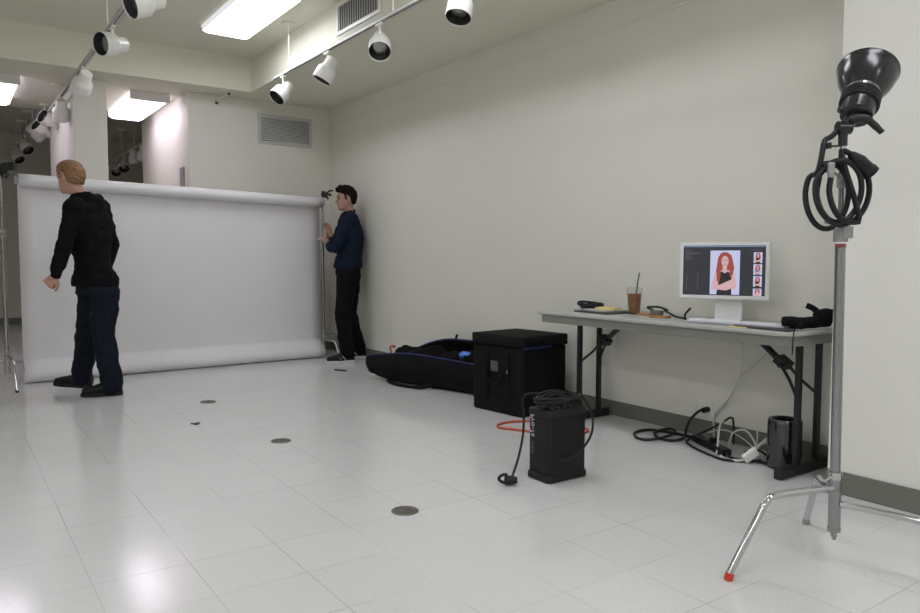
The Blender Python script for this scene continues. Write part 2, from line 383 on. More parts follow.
def make_spot(label, x, y, ztr, d, drop=.13):
    "d: where the lamp points"
    d = V(d).normalized()
    t = thing('track_spotlight', label, 'spotlight', (x, y, ztr), 0, 'white spotlights on the ceiling tracks')
    c = V((0, 0, -drop))
    bm = NB(); box(bm, (-.014, -.045, -.028), (.014, .045, -.0115)); o = obj('adapter', bm, M_white, None, smooth=False, bevel=.003); o.parent = t
    bm = NB(); cyl(bm, (0, 0, -.025), (0, 0, -drop+.045), .008, 10); ball(bm, (0, 0, -drop+.045), .014, seg=8); o = obj('stem', bm, M_white, None); o.parent = t
    bm = NB()
    pr = [(-.10, .001), (-.10, .042), (-.094, .047), (-.03, .052), (-.015, .060), (.0, .074), (.008, .077), (.095, .079), (.1, .077), (.094, .074), (.03, .072), (.03, .001)]
    lathe(bm, c, d, pr, 28); can = obj('shade', bm, M_white, None); can.parent = t
    bm = NB(); lathe(bm, c, d, [(.094, .0735), (.031, .0715), (.031, .055), (.06, .058), (.093, .0730)], 28, cap=False); o = obj('baffle', bm, M_blackp, None); o.parent = t
    bm = NB(); lathe(bm, c, d, [(.035, .0005), (.035, .054), (.052, .05), (.058, .03), (.06, .0005)], 24); o = obj('bulb', bm, M_lamp, None); o.parent = t
    return t
def D(r, u, toward): return R*r + U*u - F*toward
make_spot('white spotlight whose glassy bulb shows, second along the long track above the backdrop', XT1, 5.45, ZT1, D(-.42, -.22, .86))
make_spot('white spotlight over the open floor, cut by the picture top, on the long track', XT1, 4.46, ZT1, D(-.62, -.38, .68))
make_spot('spotlight showing its pale back, on the long track just before the wall stub', XT1, 6.74, ZT1, D(-.55, -.55, -.5))
make_spot('pale backed spotlight on the long track above the pink face of the wall stub', XT1, 8.1, ZT1, D(-.3, -.75, -.5))
make_spot('dark mouthed spotlight on the long track, beside the pinkish stub wall deep in the alcove', XT1, 9.0, ZT1, D(-.35, .35, .8), .10)
make_spot('spotlight at the very end of the long track, black mouth upward', XT1, 9.66, ZT1, D(-.35, .45, .75), .10)
make_spot('spotlight showing its round white cap, where the unlit room begins', .97, 10.46, 2.77, D(.35, -.5, -.75), .16)
make_spot('dark mouthed spotlight tilted down in the unlit room, second from the alcove', .97, 11.79, 2.77, D(.6, -.65, .3), .16)
make_spot('dimmest spotlight of the track that runs above the stand clamp in the unlit room', .97, 13.2, 2.77, D(.6, -.6, .3), .14)
make_spot('spotlight in the unlit room cut off by the pale alcove side wall', 2.30, 10.85, 2.65, D(-.2, -.85, -.3), .13)
make_spot('brighter whole spotlight in the unlit room under the box ceiling light', 2.30, 11.44, 2.65, D(.1, -.95, -.2), .11)
make_spot('dim round spotlight in the unlit room, second from the alcove side wall', 2.30, 12.17, 2.65, D(.3, -.6, .6), .16)
make_spot('dimmest spotlight in the unlit room beside the front face of the wall stub', 2.30, 12.8, 2.65, D(.3, -.6, .6), .16)
make_spot('white spotlight at the soffit track end beside the slatted wall vent', XT2, 6.3, ZT2, D(-.45, -.65, .5), .15)
make_spot('white spotlight second from the soffit track end, tilted down with thin dark mouth', XT2, 5.38, ZT2, D(-.45, -.88, .1), .15)
make_spot('white spotlight with round bulb in view, hanging below the ceiling air vent', XT2, 4.53, ZT2, D(.05, -.72, .65), .15)
make_spot('white spotlight alone at the picture top, above the long bare wall', XT2, 3.56, ZT2, D(-.15, -.9, .35), .15)

# ------------------------------------------------------------------ vents, pipe, plate, outlet
t = thing('wall_vent', 'pale wall grille with slanting slats near the room corner', 'vent', (3.16, YB, 2.48))
bm = NB(); x0, x1, z0, z1 = 2.845, 3.475, 2.32, 2.645
for lo, hi in (((x0, z0), (x1, z0+.035)), ((x0, z1-.035), (x1, z1)), ((x0, z0+.035), (x0+.035, z1-.035)), ((x1-.035, z0+.035), (x1, z1-.035))): box(bm, (lo[0], YB-.014, lo[1]), (hi[0], YB, hi[1]))
obj('frame', bm, M_vent, t, smooth=False, bevel=.002)
bm = NB(); box(bm, (x0+.02, YB-.003, z0+.02), (x1-.02, YB, z1-.02)); obj('backing', bm, M_ventdk, t, smooth=False)
n = 12
for i in range(n):
    z = z0+.045+(z1-z0-.09)*i/(n-1); bm = NB()
    obox(bm, V(((x0+x1)/2, YB-.009, z)), V(((x1-x0)/2-.034, 0, -.006)), V((0, .004, .0078)), V((0, -.0012, .0006)))
    obj('slat', bm, M_vent, t, smooth=False)
t = thing('ceiling_vent', 'square air vent with upright slats in the soffit face above the track', 'vent', (2.65, 5.12, 2.96))
bm = NB(); y0, y1, z0, z1 = 4.74, 5.46, 2.845, 3.095
for lo, hi in (((y0, z0), (y1, z0+.028)), ((y0, z1-.028), (y1, z1)), ((y0, z0+.028), (y0+.03, z1-.028)), ((y1-.03, z0+.028), (y1, z1-.028))): box(bm, (2.636, lo[0], lo[1]), (2.65, hi[0], hi[1]))
obj('frame', bm, M_white, t, smooth=False, bevel=.002)
bm = NB(); box(bm, (2.647, y0+.02, z0+.02), (2.65, y1-.02, z1-.02)); obj('backing', bm, M_ventdk, t, smooth=False)
for i in range(17):
    y = y0+.05+(y1-y0-.1)*i/16; bm = NB(); obox(bm, V((2.642, y, (z0+z1)/2)), V((0, 0, (z1-z0)/2-.027)), V((.004, .0135, 0)), V((.0008, -.0003, 0))); obj('slat', bm, M_vent, t, smooth=False)
t = thing('sprinkler_pipe', 'thin bent pipe with dark tips under the soffit above the backdrop', 'pipe', (2.4, YB, 2.70))
bm = NB(); tube(bm, [(2.40, YB-.002, 2.705), (2.40, YB-.03, 2.712), (2.42, YB-.05, 2.735), (2.47, 7.68, 2.765), (2.475, 7.66, 2.779)], .007, 8, 4); obj('arm', bm, M_white, t)
bm = NB(); lathe(bm, (2.40, YB-.015, 2.685), (0, 0, 1), [(0, .012), (.01, .016), (.035, .012)], 12); obj('tip', bm, M_ventdk, t)
bm = NB(); lathe(bm, (2.475, 7.66, 2.755), (0, 0, 1), [(0, .010), (.012, .015), (.025, .015)], 12); obj('tip', bm, M_ventdk, t)
t = thing('wall_plate', 'grey blank plate on the pale alcove side wall above the backdrop', 'plate', (XA, 8.1, 1.92))
bm = NB(); box(bm, (XA-.012, 8.03, 1.79), (XA, 8.19, 2.03)); obj('cover', bm, M_plate, t, smooth=False, bevel=.003)
t = thing('wall_outlet', 'double power outlet in the long wall under the table', 'outlet', (XR, 2.70, .165))
bm = NB(); box(bm, (XR-.006, 2.655, .12), (XR, 2.755, .215)); obj('cover_plate', bm, M_white, t, smooth=False, bevel=.002)
for y in (2.68, 2.73):
    bm = NB(); lathe(bm, (XR-.005, y, .168), (-1, 0, 0), [(0, .017), (.004, .017)], 16); s = obj('socket', bm, M_fix, t)

# ------------------------------------------------------------------ paper backdrop
A, B = V((.522, 7.10, 0)), V((3.318, 7.255, 0))
ax = (B-A).normalized(); nr = V((ax.y, -ax.x, 0))          # nr looks into the room
t = thing('paper_backdrop', 'wide white seamless paper backdrop hanging from its roll to the floor', 'backdrop', (A+B)/2)
def roll_z(s): return 1.707 - .045*s
NS = 24
def extr(profile_fn, lo=0., hi=1.):
    bm = NB(); rs = []
    for i in range(NS+1):
        s = lo+(hi-lo)*i/NS; P = A + (B-A)*s
        rs.append([P + nr*u + U*z for u, z in profile_fn(s)])
    vv = [[bm.verts.new(p) for p in r] for r in rs]
    for a, b in zip(vv, vv[1:]):
        for j in range(len(a)-1): bm.faces.new((a[j], a[j+1], b[j+1], b[j]))
    return bm
def sheet_prof(s):
    zc = roll_z(s); out = []
    wv = .006*math.sin(s*9)+.004*math.sin(s*23+1)
    for k in range(30):                                   # turn of paper round the roll, leaving it at the back
        a = -PI/2 - .3 + 2*PI*k/29 + .3
        out.append((.052*math.cos(a+PI/2+PI), zc + .052*math.sin(a+PI/2+PI)))
    for k in range(1, 15):
        z = zc + (0.21-zc)*k/15
        out.append((-.052 + wv*math.sin(PI*k/15), z))
    for k in range(13):                                   # the sheet easing forward on to a loose roll on the floor
        q = k/12; e = q*q*(3-2*q)
        out.append((-.052 + .112*e, .20 - .10*q - .03*q*q))
    for k in range(1, 20):
        a = .12 - (k/19)*1.35*PI
        rr = .0625 - .004*k/19
        out.append((.000 + rr*math.cos(a), .0655 + rr*math.sin(a)))
    return out
bm = extr(sheet_prof); o = obj('paper_sheet', bm, M_paper, t, ang=60)
sm = o.modifiers.new('thick', 'SOLIDIFY'); sm.thickness = .0015; sm.offset = 0
bm = NB(); cyl(bm, A+ax*-.02+U*roll_z(0), B+ax*.02+U*roll_z(1), .036, 20); obj('core', bm, M_greypap, t)
bm = NB(); cyl(bm, A+ax*.0+U*roll_z(0), B+ax*.13+U*(roll_z(1)-.006), .011, 14); obj('crossbar', bm, M_white, t)

# ------------------------------------------------------------------ stands holding the backdrop
def c_stand(name, label, p, top, legdirs, legr, cat='light stand', tall=.36):
    p = V((p[0], p[1], 0)); t = thing(name, label, cat, p)
    bm = NB(); cyl(bm, p+U*.1, p+U*.95, .0165, 14); obj('column', bm, M_steel, t)
    bm = NB(); cyl(bm, p+U*.95, p+U*1.27, .0150, 14); cyl(bm, p+U*1.27, p+U*top, .010, 12); obj('riser', bm, M_steel, t)
    for z in (1.27,):
        bm = NB(); cyl(bm, p+U*(z-.035), p+U*(z+.02), .023, 14); obox(bm, p+U*(z)-F*.03, R*.01, F*.014, U*.012); k = obj('collar', bm, M_cast, t, bevel=.003)
        bm = NB(); cyl(bm, p+U*z-F*.04, p+U*z-F*.055, .006, 8); tube(bm, [p+U*z-F*.055-R*.05+U*.006, p+U*z-F*.055, p+U*z-F*.055+R*.05-U*.004], .006, 8); obj('wing_handle', bm, M_cast, k)
    bm = NB(); cyl(bm, p+U*.10, p+U*.30, .024, 14); obj('leg_collar', bm, M_cast, t)
    for i, a in enumerate(legdirs):
        d = V((math.cos(a), math.sin(a), 0)); z0 = .25-.035*i; bm = NB()
        tube(bm, [p+d*.02+U*z0, p+d*legr*.62+U*(z0-.01), p+d*legr*.74+U*(z0-.035), p+d*legr*.82+U*(z0-.09), p+d*legr+U*.012], .0115, 10, 5); l = obj('leg', bm, M_chrome, t)
        bm = NB(); cyl(bm, p+d*(legr-.004)+U*.02, p+d*(legr+.002)+U*0, .013, 10); obj('rubber_foot', bm, M_rubblk, l)
    return t
def clamp_head(t, p, z, s):
    p = V((p[0], p[1], z))
    bm = NB(); lathe(bm, p-F*.03, F, [(0, .03), (.01, .036), (.05, .036), (.06, .03)], 16); g = obj('grip_head', bm, M_blackp, t)
    bm = NB(); tube(bm, [p-F*.05-R*.02*s+U*.02, p-F*.055+R*.03*s+U*.0, p-F*.05+R*.085*s-U*.012], .013, 8, 4); tube(bm, [p-F*.05+R*.03*s-U*.0, p-F*.06+R*.06*s+U*.03, p-F*.05+R*.10*s+U*.035], .009, 8, 4); obj('tee_handle', bm, M_blackp, g)
    bm = NB(); tube(bm, [p-F*.02+R*.02*s-U*.02, p-F*.06+R*.05*s-U*.05], .011, 8); obj('jaw', bm, M_blackp, g)
PR = (3.352, 7.31)
t = c_stand('backdrop_stand', 'chrome stand by the corner that the man in navy grips', PR, 1.80, (math.radians(20), math.radians(150), math.radians(290)), .25)
clamp_head(t, (PR[0]+.02, PR[1]-.01), 1.755, 1)
PL = (.40, 7.05)
t = c_stand('backdrop_stand', 'chrome stand at the backdrop end behind the reddish haired man', PL, 1.80, (math.radians(-85), math.radians(165), math.radians(65)), .40)
clamp_head(t, PL, 1.765, 1)
bm = NB(); P_ = V((PL[0], PL[1], 1.765))
tube(bm, [P_+R*.0-F*.04, P_+R*.05-F*.05+U*.03, P_+R*.09-F*.05-U*.03, P_+R*.07-F*.06-U*.06], .012, 8, 4); obj('clamp_arm', bm, M_blackp, t)
bm = NB(); obox(bm, P_+R*.115-F*.07+U*.03, R*.05, F*.02, U*.032); cyl(bm, P_-R*.07-F*.045+U*.04, P_+R*.09-F*.045+U*.03, .028, 12); obj('clamp_block', bm, M_blackp, t, bevel=.006)

# ------------------------------------------------------------------ floor bits
def floor_cap(label, x, y, r=.058):
    t = thing('floor_cap', label, 'floor cap', (x, y, 0), 0, 'round metal floor caps')
    bm = NB(); lathe(bm, (0, 0, 0), (0, 0, 1), [(0, r), (.003, r), (.0045, r*.93), (.003, r*.88), (.003, .001)], 28); o = obj('rim', bm, M_cap, None); o.parent = t
    bm = NB(); lathe(bm, (r*.3, r*.2, .002), (0, 0, 1), [(0, r*.32), (.0035, r*.3)], 16); o = obj('screw_plug', bm, M_ventdk, None); o.parent = t
floor_cap('round metal floor cap out in the open tiles before the power pack', 1.545, 2.578)
floor_cap('round metal floor cap midway between its two fellows', 1.563, 4.006)
floor_cap('round metal floor cap closest to the paper backdrop', 1.557, 5.422)
bm = NB(); prism(bm, [(-.03, .02), (.032, .022), (.012, -.022), (-.005, -.03)], (1.281, 4.733, .0005), V((1, 0, 0)), V((0, 1, 0)), U, .004)
tag(obj('tape_scrap', bm, M_scuff, smooth=False), 'small dark three cornered scrap on the floor tiles', 'scrap')
bm = NB(); c = V((3.03, 6.24, .008)); d = (R*.9 - F*.55).normalized(); cyl(bm, c-d*.07, c+d*.05, .008, 10); cyl(bm, c+d*.05, c+d*.075, .0055, 10)
tag(obj('marker_pen', bm, M_scuff), 'small dark stick lying on the floor before the sneakers', 'pen')

# ------------------------------------------------------------------ duffel bag
def bag_pts():
    rows = []
    NT = 26
    p0, p1 = V((3.02, 5.70, 0)), V((3.355, 4.38, 0)); L = (p1-p0); al = L.normalized(); ac = V((-al.y, al.x, 0))
    if ac.x < 0: ac = -ac
    return p0, p1, L, al, ac, NT
p0, p1, BL, al, ac, NT = bag_pts()
def env(t_):  # widening from the rounded nose
    return max(.3, min(1, (max(t_, 0)/.22)**.5)) if t_ < .22 else 1
def bag_sec(t_, inset=0.0):
    e = env(t_); e2 = 1 if t_ < .9 else 1-.25*((t_-.9)/.1)**2
    c = p0 + BL*t_
    fz = (.205 + .075*math.sin(min(1, t_/.45)*PI/2) - .03*max(0, t_-.5)/.5)
    bz = .17 + .22*max(0, math.sin(min(1, max(0, (t_-.06)/.50))*PI/2))
    w = min(.40*e*e2, (3.675 - c.x)/ac.x)
    out = []
    front0 = .05*(1-e)
    prof = [(-.015, fz), (-.028, fz*.75), (-.022, fz*.45), (.0, fz*.16), (.035, .012), (.12, .004), (w*.6, .004), (w-.07, .012), (w-.02, bz*.2), (w, bz*.5), (w-.012, bz*.8), (w-.05, bz)]
    for k, (u, z) in enumerate(prof):
        u2 = front0 + (u if u < .2 else min(u, max(w, .16)))
        out.append(c + ac*(u2 + (inset if k < 4 else (-inset if k > 7 else 0))) + al*(-.035*(1-e)*z/.2) + U*(z*(.96 if t_ > 0 else .9) + (1-e)*.05*(1-min(1, z/fz)) + inset*.6*(3 < k < 8)))
    return out
def bag_surface(inset, wr):
    bm = NB(); vv = []
    for i in range(NT+1):
        t_ = i/NT; row = catmull(bag_sec(t_, inset), 3)
        vv.append([bm.verts.new(p + V((noise.noise(p*7), noise.noise(p*7+V((9, 0, 0))), 0))*wr) for p in row])
    for a, b in zip(vv, vv[1:]):
        for j in range(len(a)-1): bm.faces.new((a[j], a[j+1], b[j+1], b[j]))
    for r in (vv[0], vv[-1]):
        try: bm.faces.new(r)
        except Exception: pass
    return bm, vv
t = thing('duffel_bag', 'open black duffel bag with blue lining, slumped against the wall', 'bag', p0+BL*.5+ac*.2)
bm, vv = bag_surface(0, .010); o = obj('shell', bm, M_nylon, t, ang=80); sd = o.modifiers.new('s', 'SOLIDIFY'); sd.thickness = .006; sd.offset = -1
rim_f = [v for v in (bag_sec(i/20)[0] for i in range(21))]; rim_b = [v for v in (bag_sec(i/20)[-1] for i in range(21))]
bm, vv = bag_surface(.012, .008); o = obj('lining', bm, M_nylon, t, ang=80); o2 = o.modifiers.new('s', 'SOLIDIFY'); o2.thickness = .003
bm = NB(); tube(bm, [p+U*.003+ac*.008 for p in rim_f], .007, 6, 2); tube(bm, [p+U*.003-ac*.004 for p in rim_b], .009, 6, 2); obj('rim_piping', bm, M_blue, t)
bm = NB(); s0 = bag_sec(.22)[3]; s1 = bag_sec(.60)[3]
tube(bm, [s0-ac*.01+U*.03, s0-ac*.035-U*.01, s0*.7+s1*.3-ac*.085-U*.028, s0*.5+s1*.5-ac*.09-U*.030, s0*.25+s1*.75-ac*.08-U*.030, s1-ac*.04-U*.0, s1-ac*.012+U*.05], .017, 8, 5, flat=.35, ref=U); obj('carry_strap', bm, M_nylon, t)
bm = NB(); q = bag_sec(.55)[-1]; tube(bm, [q-ac*.01-U*.02, q+U*.02, q+al*.01+U*.045], .012, 6, 3, flat=.4); obj('zip_tab', bm, M_nylon, t)
# folded black cloth lying in the bag
bm = NB()
for k in range(13):
    tt = .24+.58*k/12; c = p0+BL*tt+ac*(.17+.05*math.sin(k*1.9)); ball(bm, c+U*(.20+.035*math.sin(k*2.3)), .11, .10, .095+.02*math.cos(k*3.1), seg=10)
o = remeshed('folded_cloth', bm, mat('dark_cloth', (.008, .007, .006), .95, spec=.1, noise_amt=.3, nscale=20), None, .014, 3, .014, 14)
tag(o, 'bundle of brownish black cloth lying inside the open duffel bag', 'cloth')
bm = NB(); q = p0+BL*.79+ac*.085+U*.295; obox(bm, q, al*.052, (ac*.8+U*.35)*.035, (U-ac*.4)*.022)
tag(obj('blue_pouch', bm, M_bluesh, bevel=.014, seg=3), 'shiny blue pouch tucked in the duffel bag beside the padded case', 'pouch')
bm = NB(); q = p0+BL*.20+ac*.04
tube(bm, [q+U*.17, q+U*.26, q+U*.295-al*.01, q+U*.315+al*.015, q+U*.31+al*.05, q+U*.302+al*.03], .008, 8, 5)
tag(obj('orange_cable', bm, M_orange), 'orange cord loop poking out of the duffel bag', 'cord')

# ------------------------------------------------------------------ padded case
cA, cB = V((3.06, 4.155, 0)), V((3.108, 3.668, 0)); ca = (cB-cA).normalized(); cd = V((-ca.y, ca.x, 0)); lw, dd = (cB-cA).length, .435
def cp(u, v, z): return cA + ca*u + cd*v + U*z
t = thing('padded_case', 'tall black padded equipment case with zipped lid beside the table', 'case', cp(lw/2, dd/2, 0))
def soft_box(bm, u0, u1, v0, v1, z0, z1, bulge, n=7):
    cu, cv, cz = (u0+u1)/2, (v0+v1)/2, (z0+z1)/2
    tmp = bmesh.new(); bmesh.ops.create_cube(tmp, size=2); bmesh.ops.subdivide_edges(tmp, edges=tmp.edges[:], cuts=n, use_grid_fill=True)
    mp = {}
    for v in tmp.verts:
        x, y, z = v.co; g = lambda a, b: (1-a*a)*(1-b*b)
        hu, hv, hz = (u1-u0)/2, (v1-v0)/2, (z1-z0)/2
        px = x*(hu + bulge*(g(y, z) if abs(x) > .99 else 0)); py = y*(hv + bulge*(g(x, z) if abs(y) > .99 else 0)); pz = z*hz + (bulge*g(x, y) if z > .99 else 0)
        mp[v] = bm.verts.new(cp(cu+px, cv+py, cz+pz) + V((noise.noise(v.co*2), noise.noise(v.co*2+V((5, 5, 5))), 0))*.006)
    for f in tmp.faces: bm.faces.new([mp[v] for v in f.verts])
    tmp.free()
bm = NB(); soft_box(bm, 0, lw, 0, dd, .003, .467, .008); obj('body', bm, M_nylon2, t, ang=60, bevel=.012)
bm = NB(); soft_box(bm, -.007, lw+.007, -.007, dd+.007, .468, .542, .016); obj('lid', bm, M_nylon2, t, ang=60, bevel=.022, seg=3)
bm = NB(); obox(bm, cp(lw+.003, dd*.32, .466), cd*.14, ca*.008, U*.006); obj('lining', bm, M_blue, t, smooth=False)
for u in (lw*.30, lw*.72):
    bm = NB(); tube(bm, [cp(u, -.012, .10), cp(u, -.014, .22), cp(u, -.016, .36), cp(u, -.014, .42)], .02, 8, 3, flat=.25, ref=ca); obj('strap', bm, M_nylon, t)
bm = NB(); tube(bm, [cp(lw*.30, -.02, .33), cp(lw*.36, -.03, .24), cp(lw*.50, -.034, .20), cp(lw*.64, -.03, .24), cp(lw*.72, -.02, .33)], .010, 8, 5); obj('handle', bm, M_nylon, t)
bm = NB(); obox(bm, cp(lw*.47, -.013, .325), ca*.036, cd*.003, U*.036); obj('label_window', bm, M_label, t, smooth=False, bevel=.002)
bm = NB(); obox(bm, cp(lw*.73, -.02, .30), ca*.009, cd*.004, U*.016); obj('buckle', bm, M_steel, t, smooth=False, bevel=.003)

# ------------------------------------------------------------------ power pack
x0, x1, y0, y1 = 2.288, 2.530, 2.500, 2.658
t = thing('power_pack', 'black studio flash power pack standing alone on the open floor', 'power pack', ((x0+x1)/2, (y0+y1)/2, 0))
def chbox(bm, x0, x1, y0, y1, z0, z1, c):
    poly = [(x0+c, y0), (x1-c, y0), (x1, y0+c), (x1, y1-c), (x1-c, y1), (x0+c, y1), (x0, y1-c), (x0, y0+c)]
    rings(bm, [[V((u, v, z0)) for u, v in poly], [V((u, v, z1)) for u, v in poly]])
bm = NB(); chbox(bm, x0, x1, y0, y1, .03, .325, .014); obj('body', bm, M_blkpl, t, ang=30, bevel=.004)
bm = NB(); chbox(bm, x0-.007, x1+.007, y0-.007, y1+.007, .003, .034, .016); obj('base_bumper', bm, M_rubblk, t, ang=30, bevel=.006)
bm = NB(); chbox(bm, x0-.004, x1+.004, y0-.004, y1+.004, .312, .342, .016); obj('top_bumper', bm, M_rubblk, t, ang=30, bevel=.005)
bm = NB(); box(bm, (x0+.02, y0-.003, .05), (x1-.02, y0+.002, .30)); obj('side_panel', bm, M_blkpl, t, smooth=False, bevel=.003)
bm = NB(); box(bm, (x0-.003, y0+.02, .05), (x0+.002, y1-.02, .30)); obj('end_panel', bm, M_blkpl, t, smooth=False, bevel=.003)
for i in range(4):
    bm = NB(); lathe(bm, (x0+.045+.042*i, y0+.04, .335), (0, 0, 1), [(0, .014), (.015, .013), (.017, .010)], 14); obj('dial', bm, M_blkgl, t)
for i in range(3):
    bm = NB(); lathe(bm, (x0+.05+.055*i, y1-.045, .335), (0, 0, 1), [(0, .022), (.014, .022), (.017, .018)], 16); obj('socket_plug', bm, M_rubblk, t)
bm = NB(); tube(bm, [(x0+.01, y0+.07, .33), (x0+.012, y0+.07, .342), (x0+.05, y0+.07, .346), (x1-.05, y0+.07, .346), (x1-.012, y0+.07, .342), (x1-.01, y0+.07, .33)], .009, 8, 4); obj('carry_handle', bm, M_rubblk, t)
def text(name, body, size, o_, ux, uy, m_, parent):
    cu = bpy.data.curves.new(name, 'FONT'); cu.body = body; cu.size = size; cu.extrude = .0004
    ob = bpy.data.objects.new(name, cu); COL.objects.link(ob)
    dg = bpy.context.evaluated_depsgraph_get(); dg.update(); me = bpy.data.meshes.new_from_object(ob.evaluated_get(dg)); bpy.data.objects.remove(ob)
    uz = ux.cross(uy); M = Matrix(((ux.x, uy.x, uz.x, o_[0]), (ux.y, uy.y, uz.y, o_[1]), (ux.z, uy.z, uz.z, o_[2]), (0, 0, 0, 1)))
    me.transform(M); me.materials.clear(); me.materials.append(m_); me.name = name
    return mesh_obj(name, me, parent)
# lettering runs down the narrow end
text('lettering', 'Pro-7a', .040, (x0-.0042, y1-.050, .315), V((0, 0, -1)), V((0, 1, 0)), M_text, t)
text('small_lettering', 'profoto', .020, (x0-.0042, y1-.046, .185), V((0, 0, -1)), V((0, 1, 0)), M_textg, t)
# cable heaped on the pack, one end reaching the floor with its plug
t = thing('flash_cable', 'black cable heaped on the power pack, its plug on the floor', 'cable', (2.4, 2.58, .33))
cxp, cyp = (x0+x1)/2, (y0+y1)/2
pts = []
for k in range(64):
    a = 2*PI*k/13; rr = 1+.10*math.sin(k*1.3)
    pts.append((cxp+.120*rr*math.cos(a), cyp+.078*rr*math.sin(a), .374+.0003*k+.007*math.sin(a*.5+k*.2)))
pts += [(x1+.015, y0+.06, .39), (x1+.030, y0-.0, .31), (x1+.010, y0-.024, .22), (x1-.06, y0-.030, .15), (x0+.09, y0-.030, .115), (x0+.035, y0-.024, .118)]
bm = NB(); tube(bm, pts, .0062, 7, 3); obj('cord', bm, M_rubblk, t)
pts = [(cxp-.02, cyp+.05, .40), (x0+.0, y1-.01, .41), (x0-.016, y1+.02, .38), (x0-.002, y1+.03, .30), (x0-.006, y1+.03, .20), (x0-.06, y1+.0, .10), (2.155, 2.615, .03)]
bm = NB(); tube(bm, pts, .0062, 7, 5); obj('cord', bm, M_rubblk, t)
bm = NB(); c = V((2.12, 2.60, .026)); lathe(bm, c+R*.042-U*.0, -R, [(0, .014), (.02, .021), (.055, .023), (.06, .017)], 16); tube(bm, [c-R*.015-F*.018-U*.008, c-R*.035-F*.02+U*.0, c-R*.045-F*.02+U*.014, c-R*.03-F*.02+U*.03, c-R*.005-F*.018+U*.032], .0075, 8, 4); obj('plug', bm, M_rubblk, t)
# loose strands over the pack
bm = NB()
for k in range(3):
    tube(bm, [(x0-.02+.01*k, y0+.03+.03*k, .362), (x0+.03, y0+.06+.03*k, .393+.005*k), (cxp, cyp+.02*k, .408+.004*k), (x1-.05, cyp+.02, .400), (x1+.010, cyp+.02-.012*k, .372)], .0058, 7, 5)
obj('strand', bm, M_rubblk, t)
# orange cable loop behind the pack
pts = [(2.83, 3.46, .008), (2.80, 3.53, .008), (2.86, 3.60, .008), (3.0, 3.60, .008), (3.13, 3.50, .009), (3.205, 3.33, .008), (3.22, 3.18, .008), (3.12, 3.13, .008), (2.95, 3.24, .008)]
bm = NB(); tube(bm, pts, .008, 8, 6, closed=True)
tag(obj('orange_cable', bm, M_orange), 'orange cable looped on the floor behind the power pack', 'cable')

# ------------------------------------------------------------------ folding table
TZ, tx0, tx1, ty0, ty1 = .727, 3.13, 3.665, 1.815, 3.565
t = thing('folding_table', 'long grey folding table with black steel legs against the wall', 'table', ((tx0+tx1)/2, (ty0+ty1)/2, 0))
def rrect(x0, x1, y0, y1, r, k=5):
    out = []
    for cx_, cy_, a0 in ((x1-r, y1-r, 0), (x0+r, y1-r, PI/2), (x0+r, y0+r, PI), (x1-r, y0+r, 1.5*PI)):
        for i in range(k+1): a = a0+PI/2*i/k; out.append((cx_+r*math.cos(a), cy_+r*math.sin(a)))
    return out
bm = NB(); prism(bm, rrect(tx0, tx1, ty0, ty1, .035), (0, 0, TZ-.022), V((1, 0, 0)), V((0, 1, 0)), U, .022); obj('tabletop', bm, M_tabletop, t, ang=50, bevel=.006)
bm = NB(); rr = .012
for lo, hi in (((tx0+.025, ty0+.025), (tx0+.045, ty1-.025)), ((tx1-.045, ty0+.025), (tx1-.025, ty1-.025)), ((tx0+.045, ty0+.025), (tx1-.045, ty0+.045)), ((tx0+.045, ty1-.045), (tx1-.045, ty1-.025))):
    box(bm, (lo[0], lo[1], TZ-.072), (hi[0], hi[1], TZ-.022))
obj('apron', bm, M_tabrim, t, smooth=False, bevel=.004)
def table_leg(yc, inward):
    for xx in (3.395, 3.575):
        bm = NB(); box(bm, (xx-.015, yc-.013, .05), (xx+.015, yc+.013, TZ-.03)); obj('leg', bm, M_tableg, t, smooth=False, bevel=.003)
    bm = NB(); box(bm, (3.235, yc-.022, .003), (3.662, yc+.022, .055)); obj('foot', bm, M_tableg, t, smooth=False, bevel=.006)
    bm = NB(); box(bm, (3.38, yc-.012, TZ-.075), (3.59, yc+.012, TZ-.05)); obj('crossbar', bm, M_tableg, t, smooth=False, bevel=.003)
    # folding brace: two lower rods from the legs, one hinge, upper channel to the table's underside
    h = V((3.485, yc+inward*.13, .525))
    bm = NB()
    for xx in (3.395, 3.575): tube(bm, [(xx, yc+inward*.01, .39), (xx*.5+h.x*.5, yc+inward*.075, .46), (h.x+(.03 if xx > h.x else -.03), h.y, h.z)], .008, 8)
    b = obj('brace', bm, M_tableg, t)
    bm = NB(); obox(bm, V((3.485, yc+inward*.23, .605)), V((.022, 0, 0)), V((0, inward*.115, .092)), V((0, -inward*.006, .007))); obj('upper_channel', bm, M_tableg, b, smooth=False, bevel=.003)
    bm = NB(); cyl(bm, h-V((.05, 0, 0)), h+V((.05, 0, 0)), .013, 12); obox(bm, h+V((0, inward*.005, .012)), V((.036, 0, 0)), V((0, .03, .02)), V((0, -.012, .018))); obj('hinge', bm, M_tableg, b, bevel=.003)
table_leg(1.925, 1); table_leg(3.43, -1)

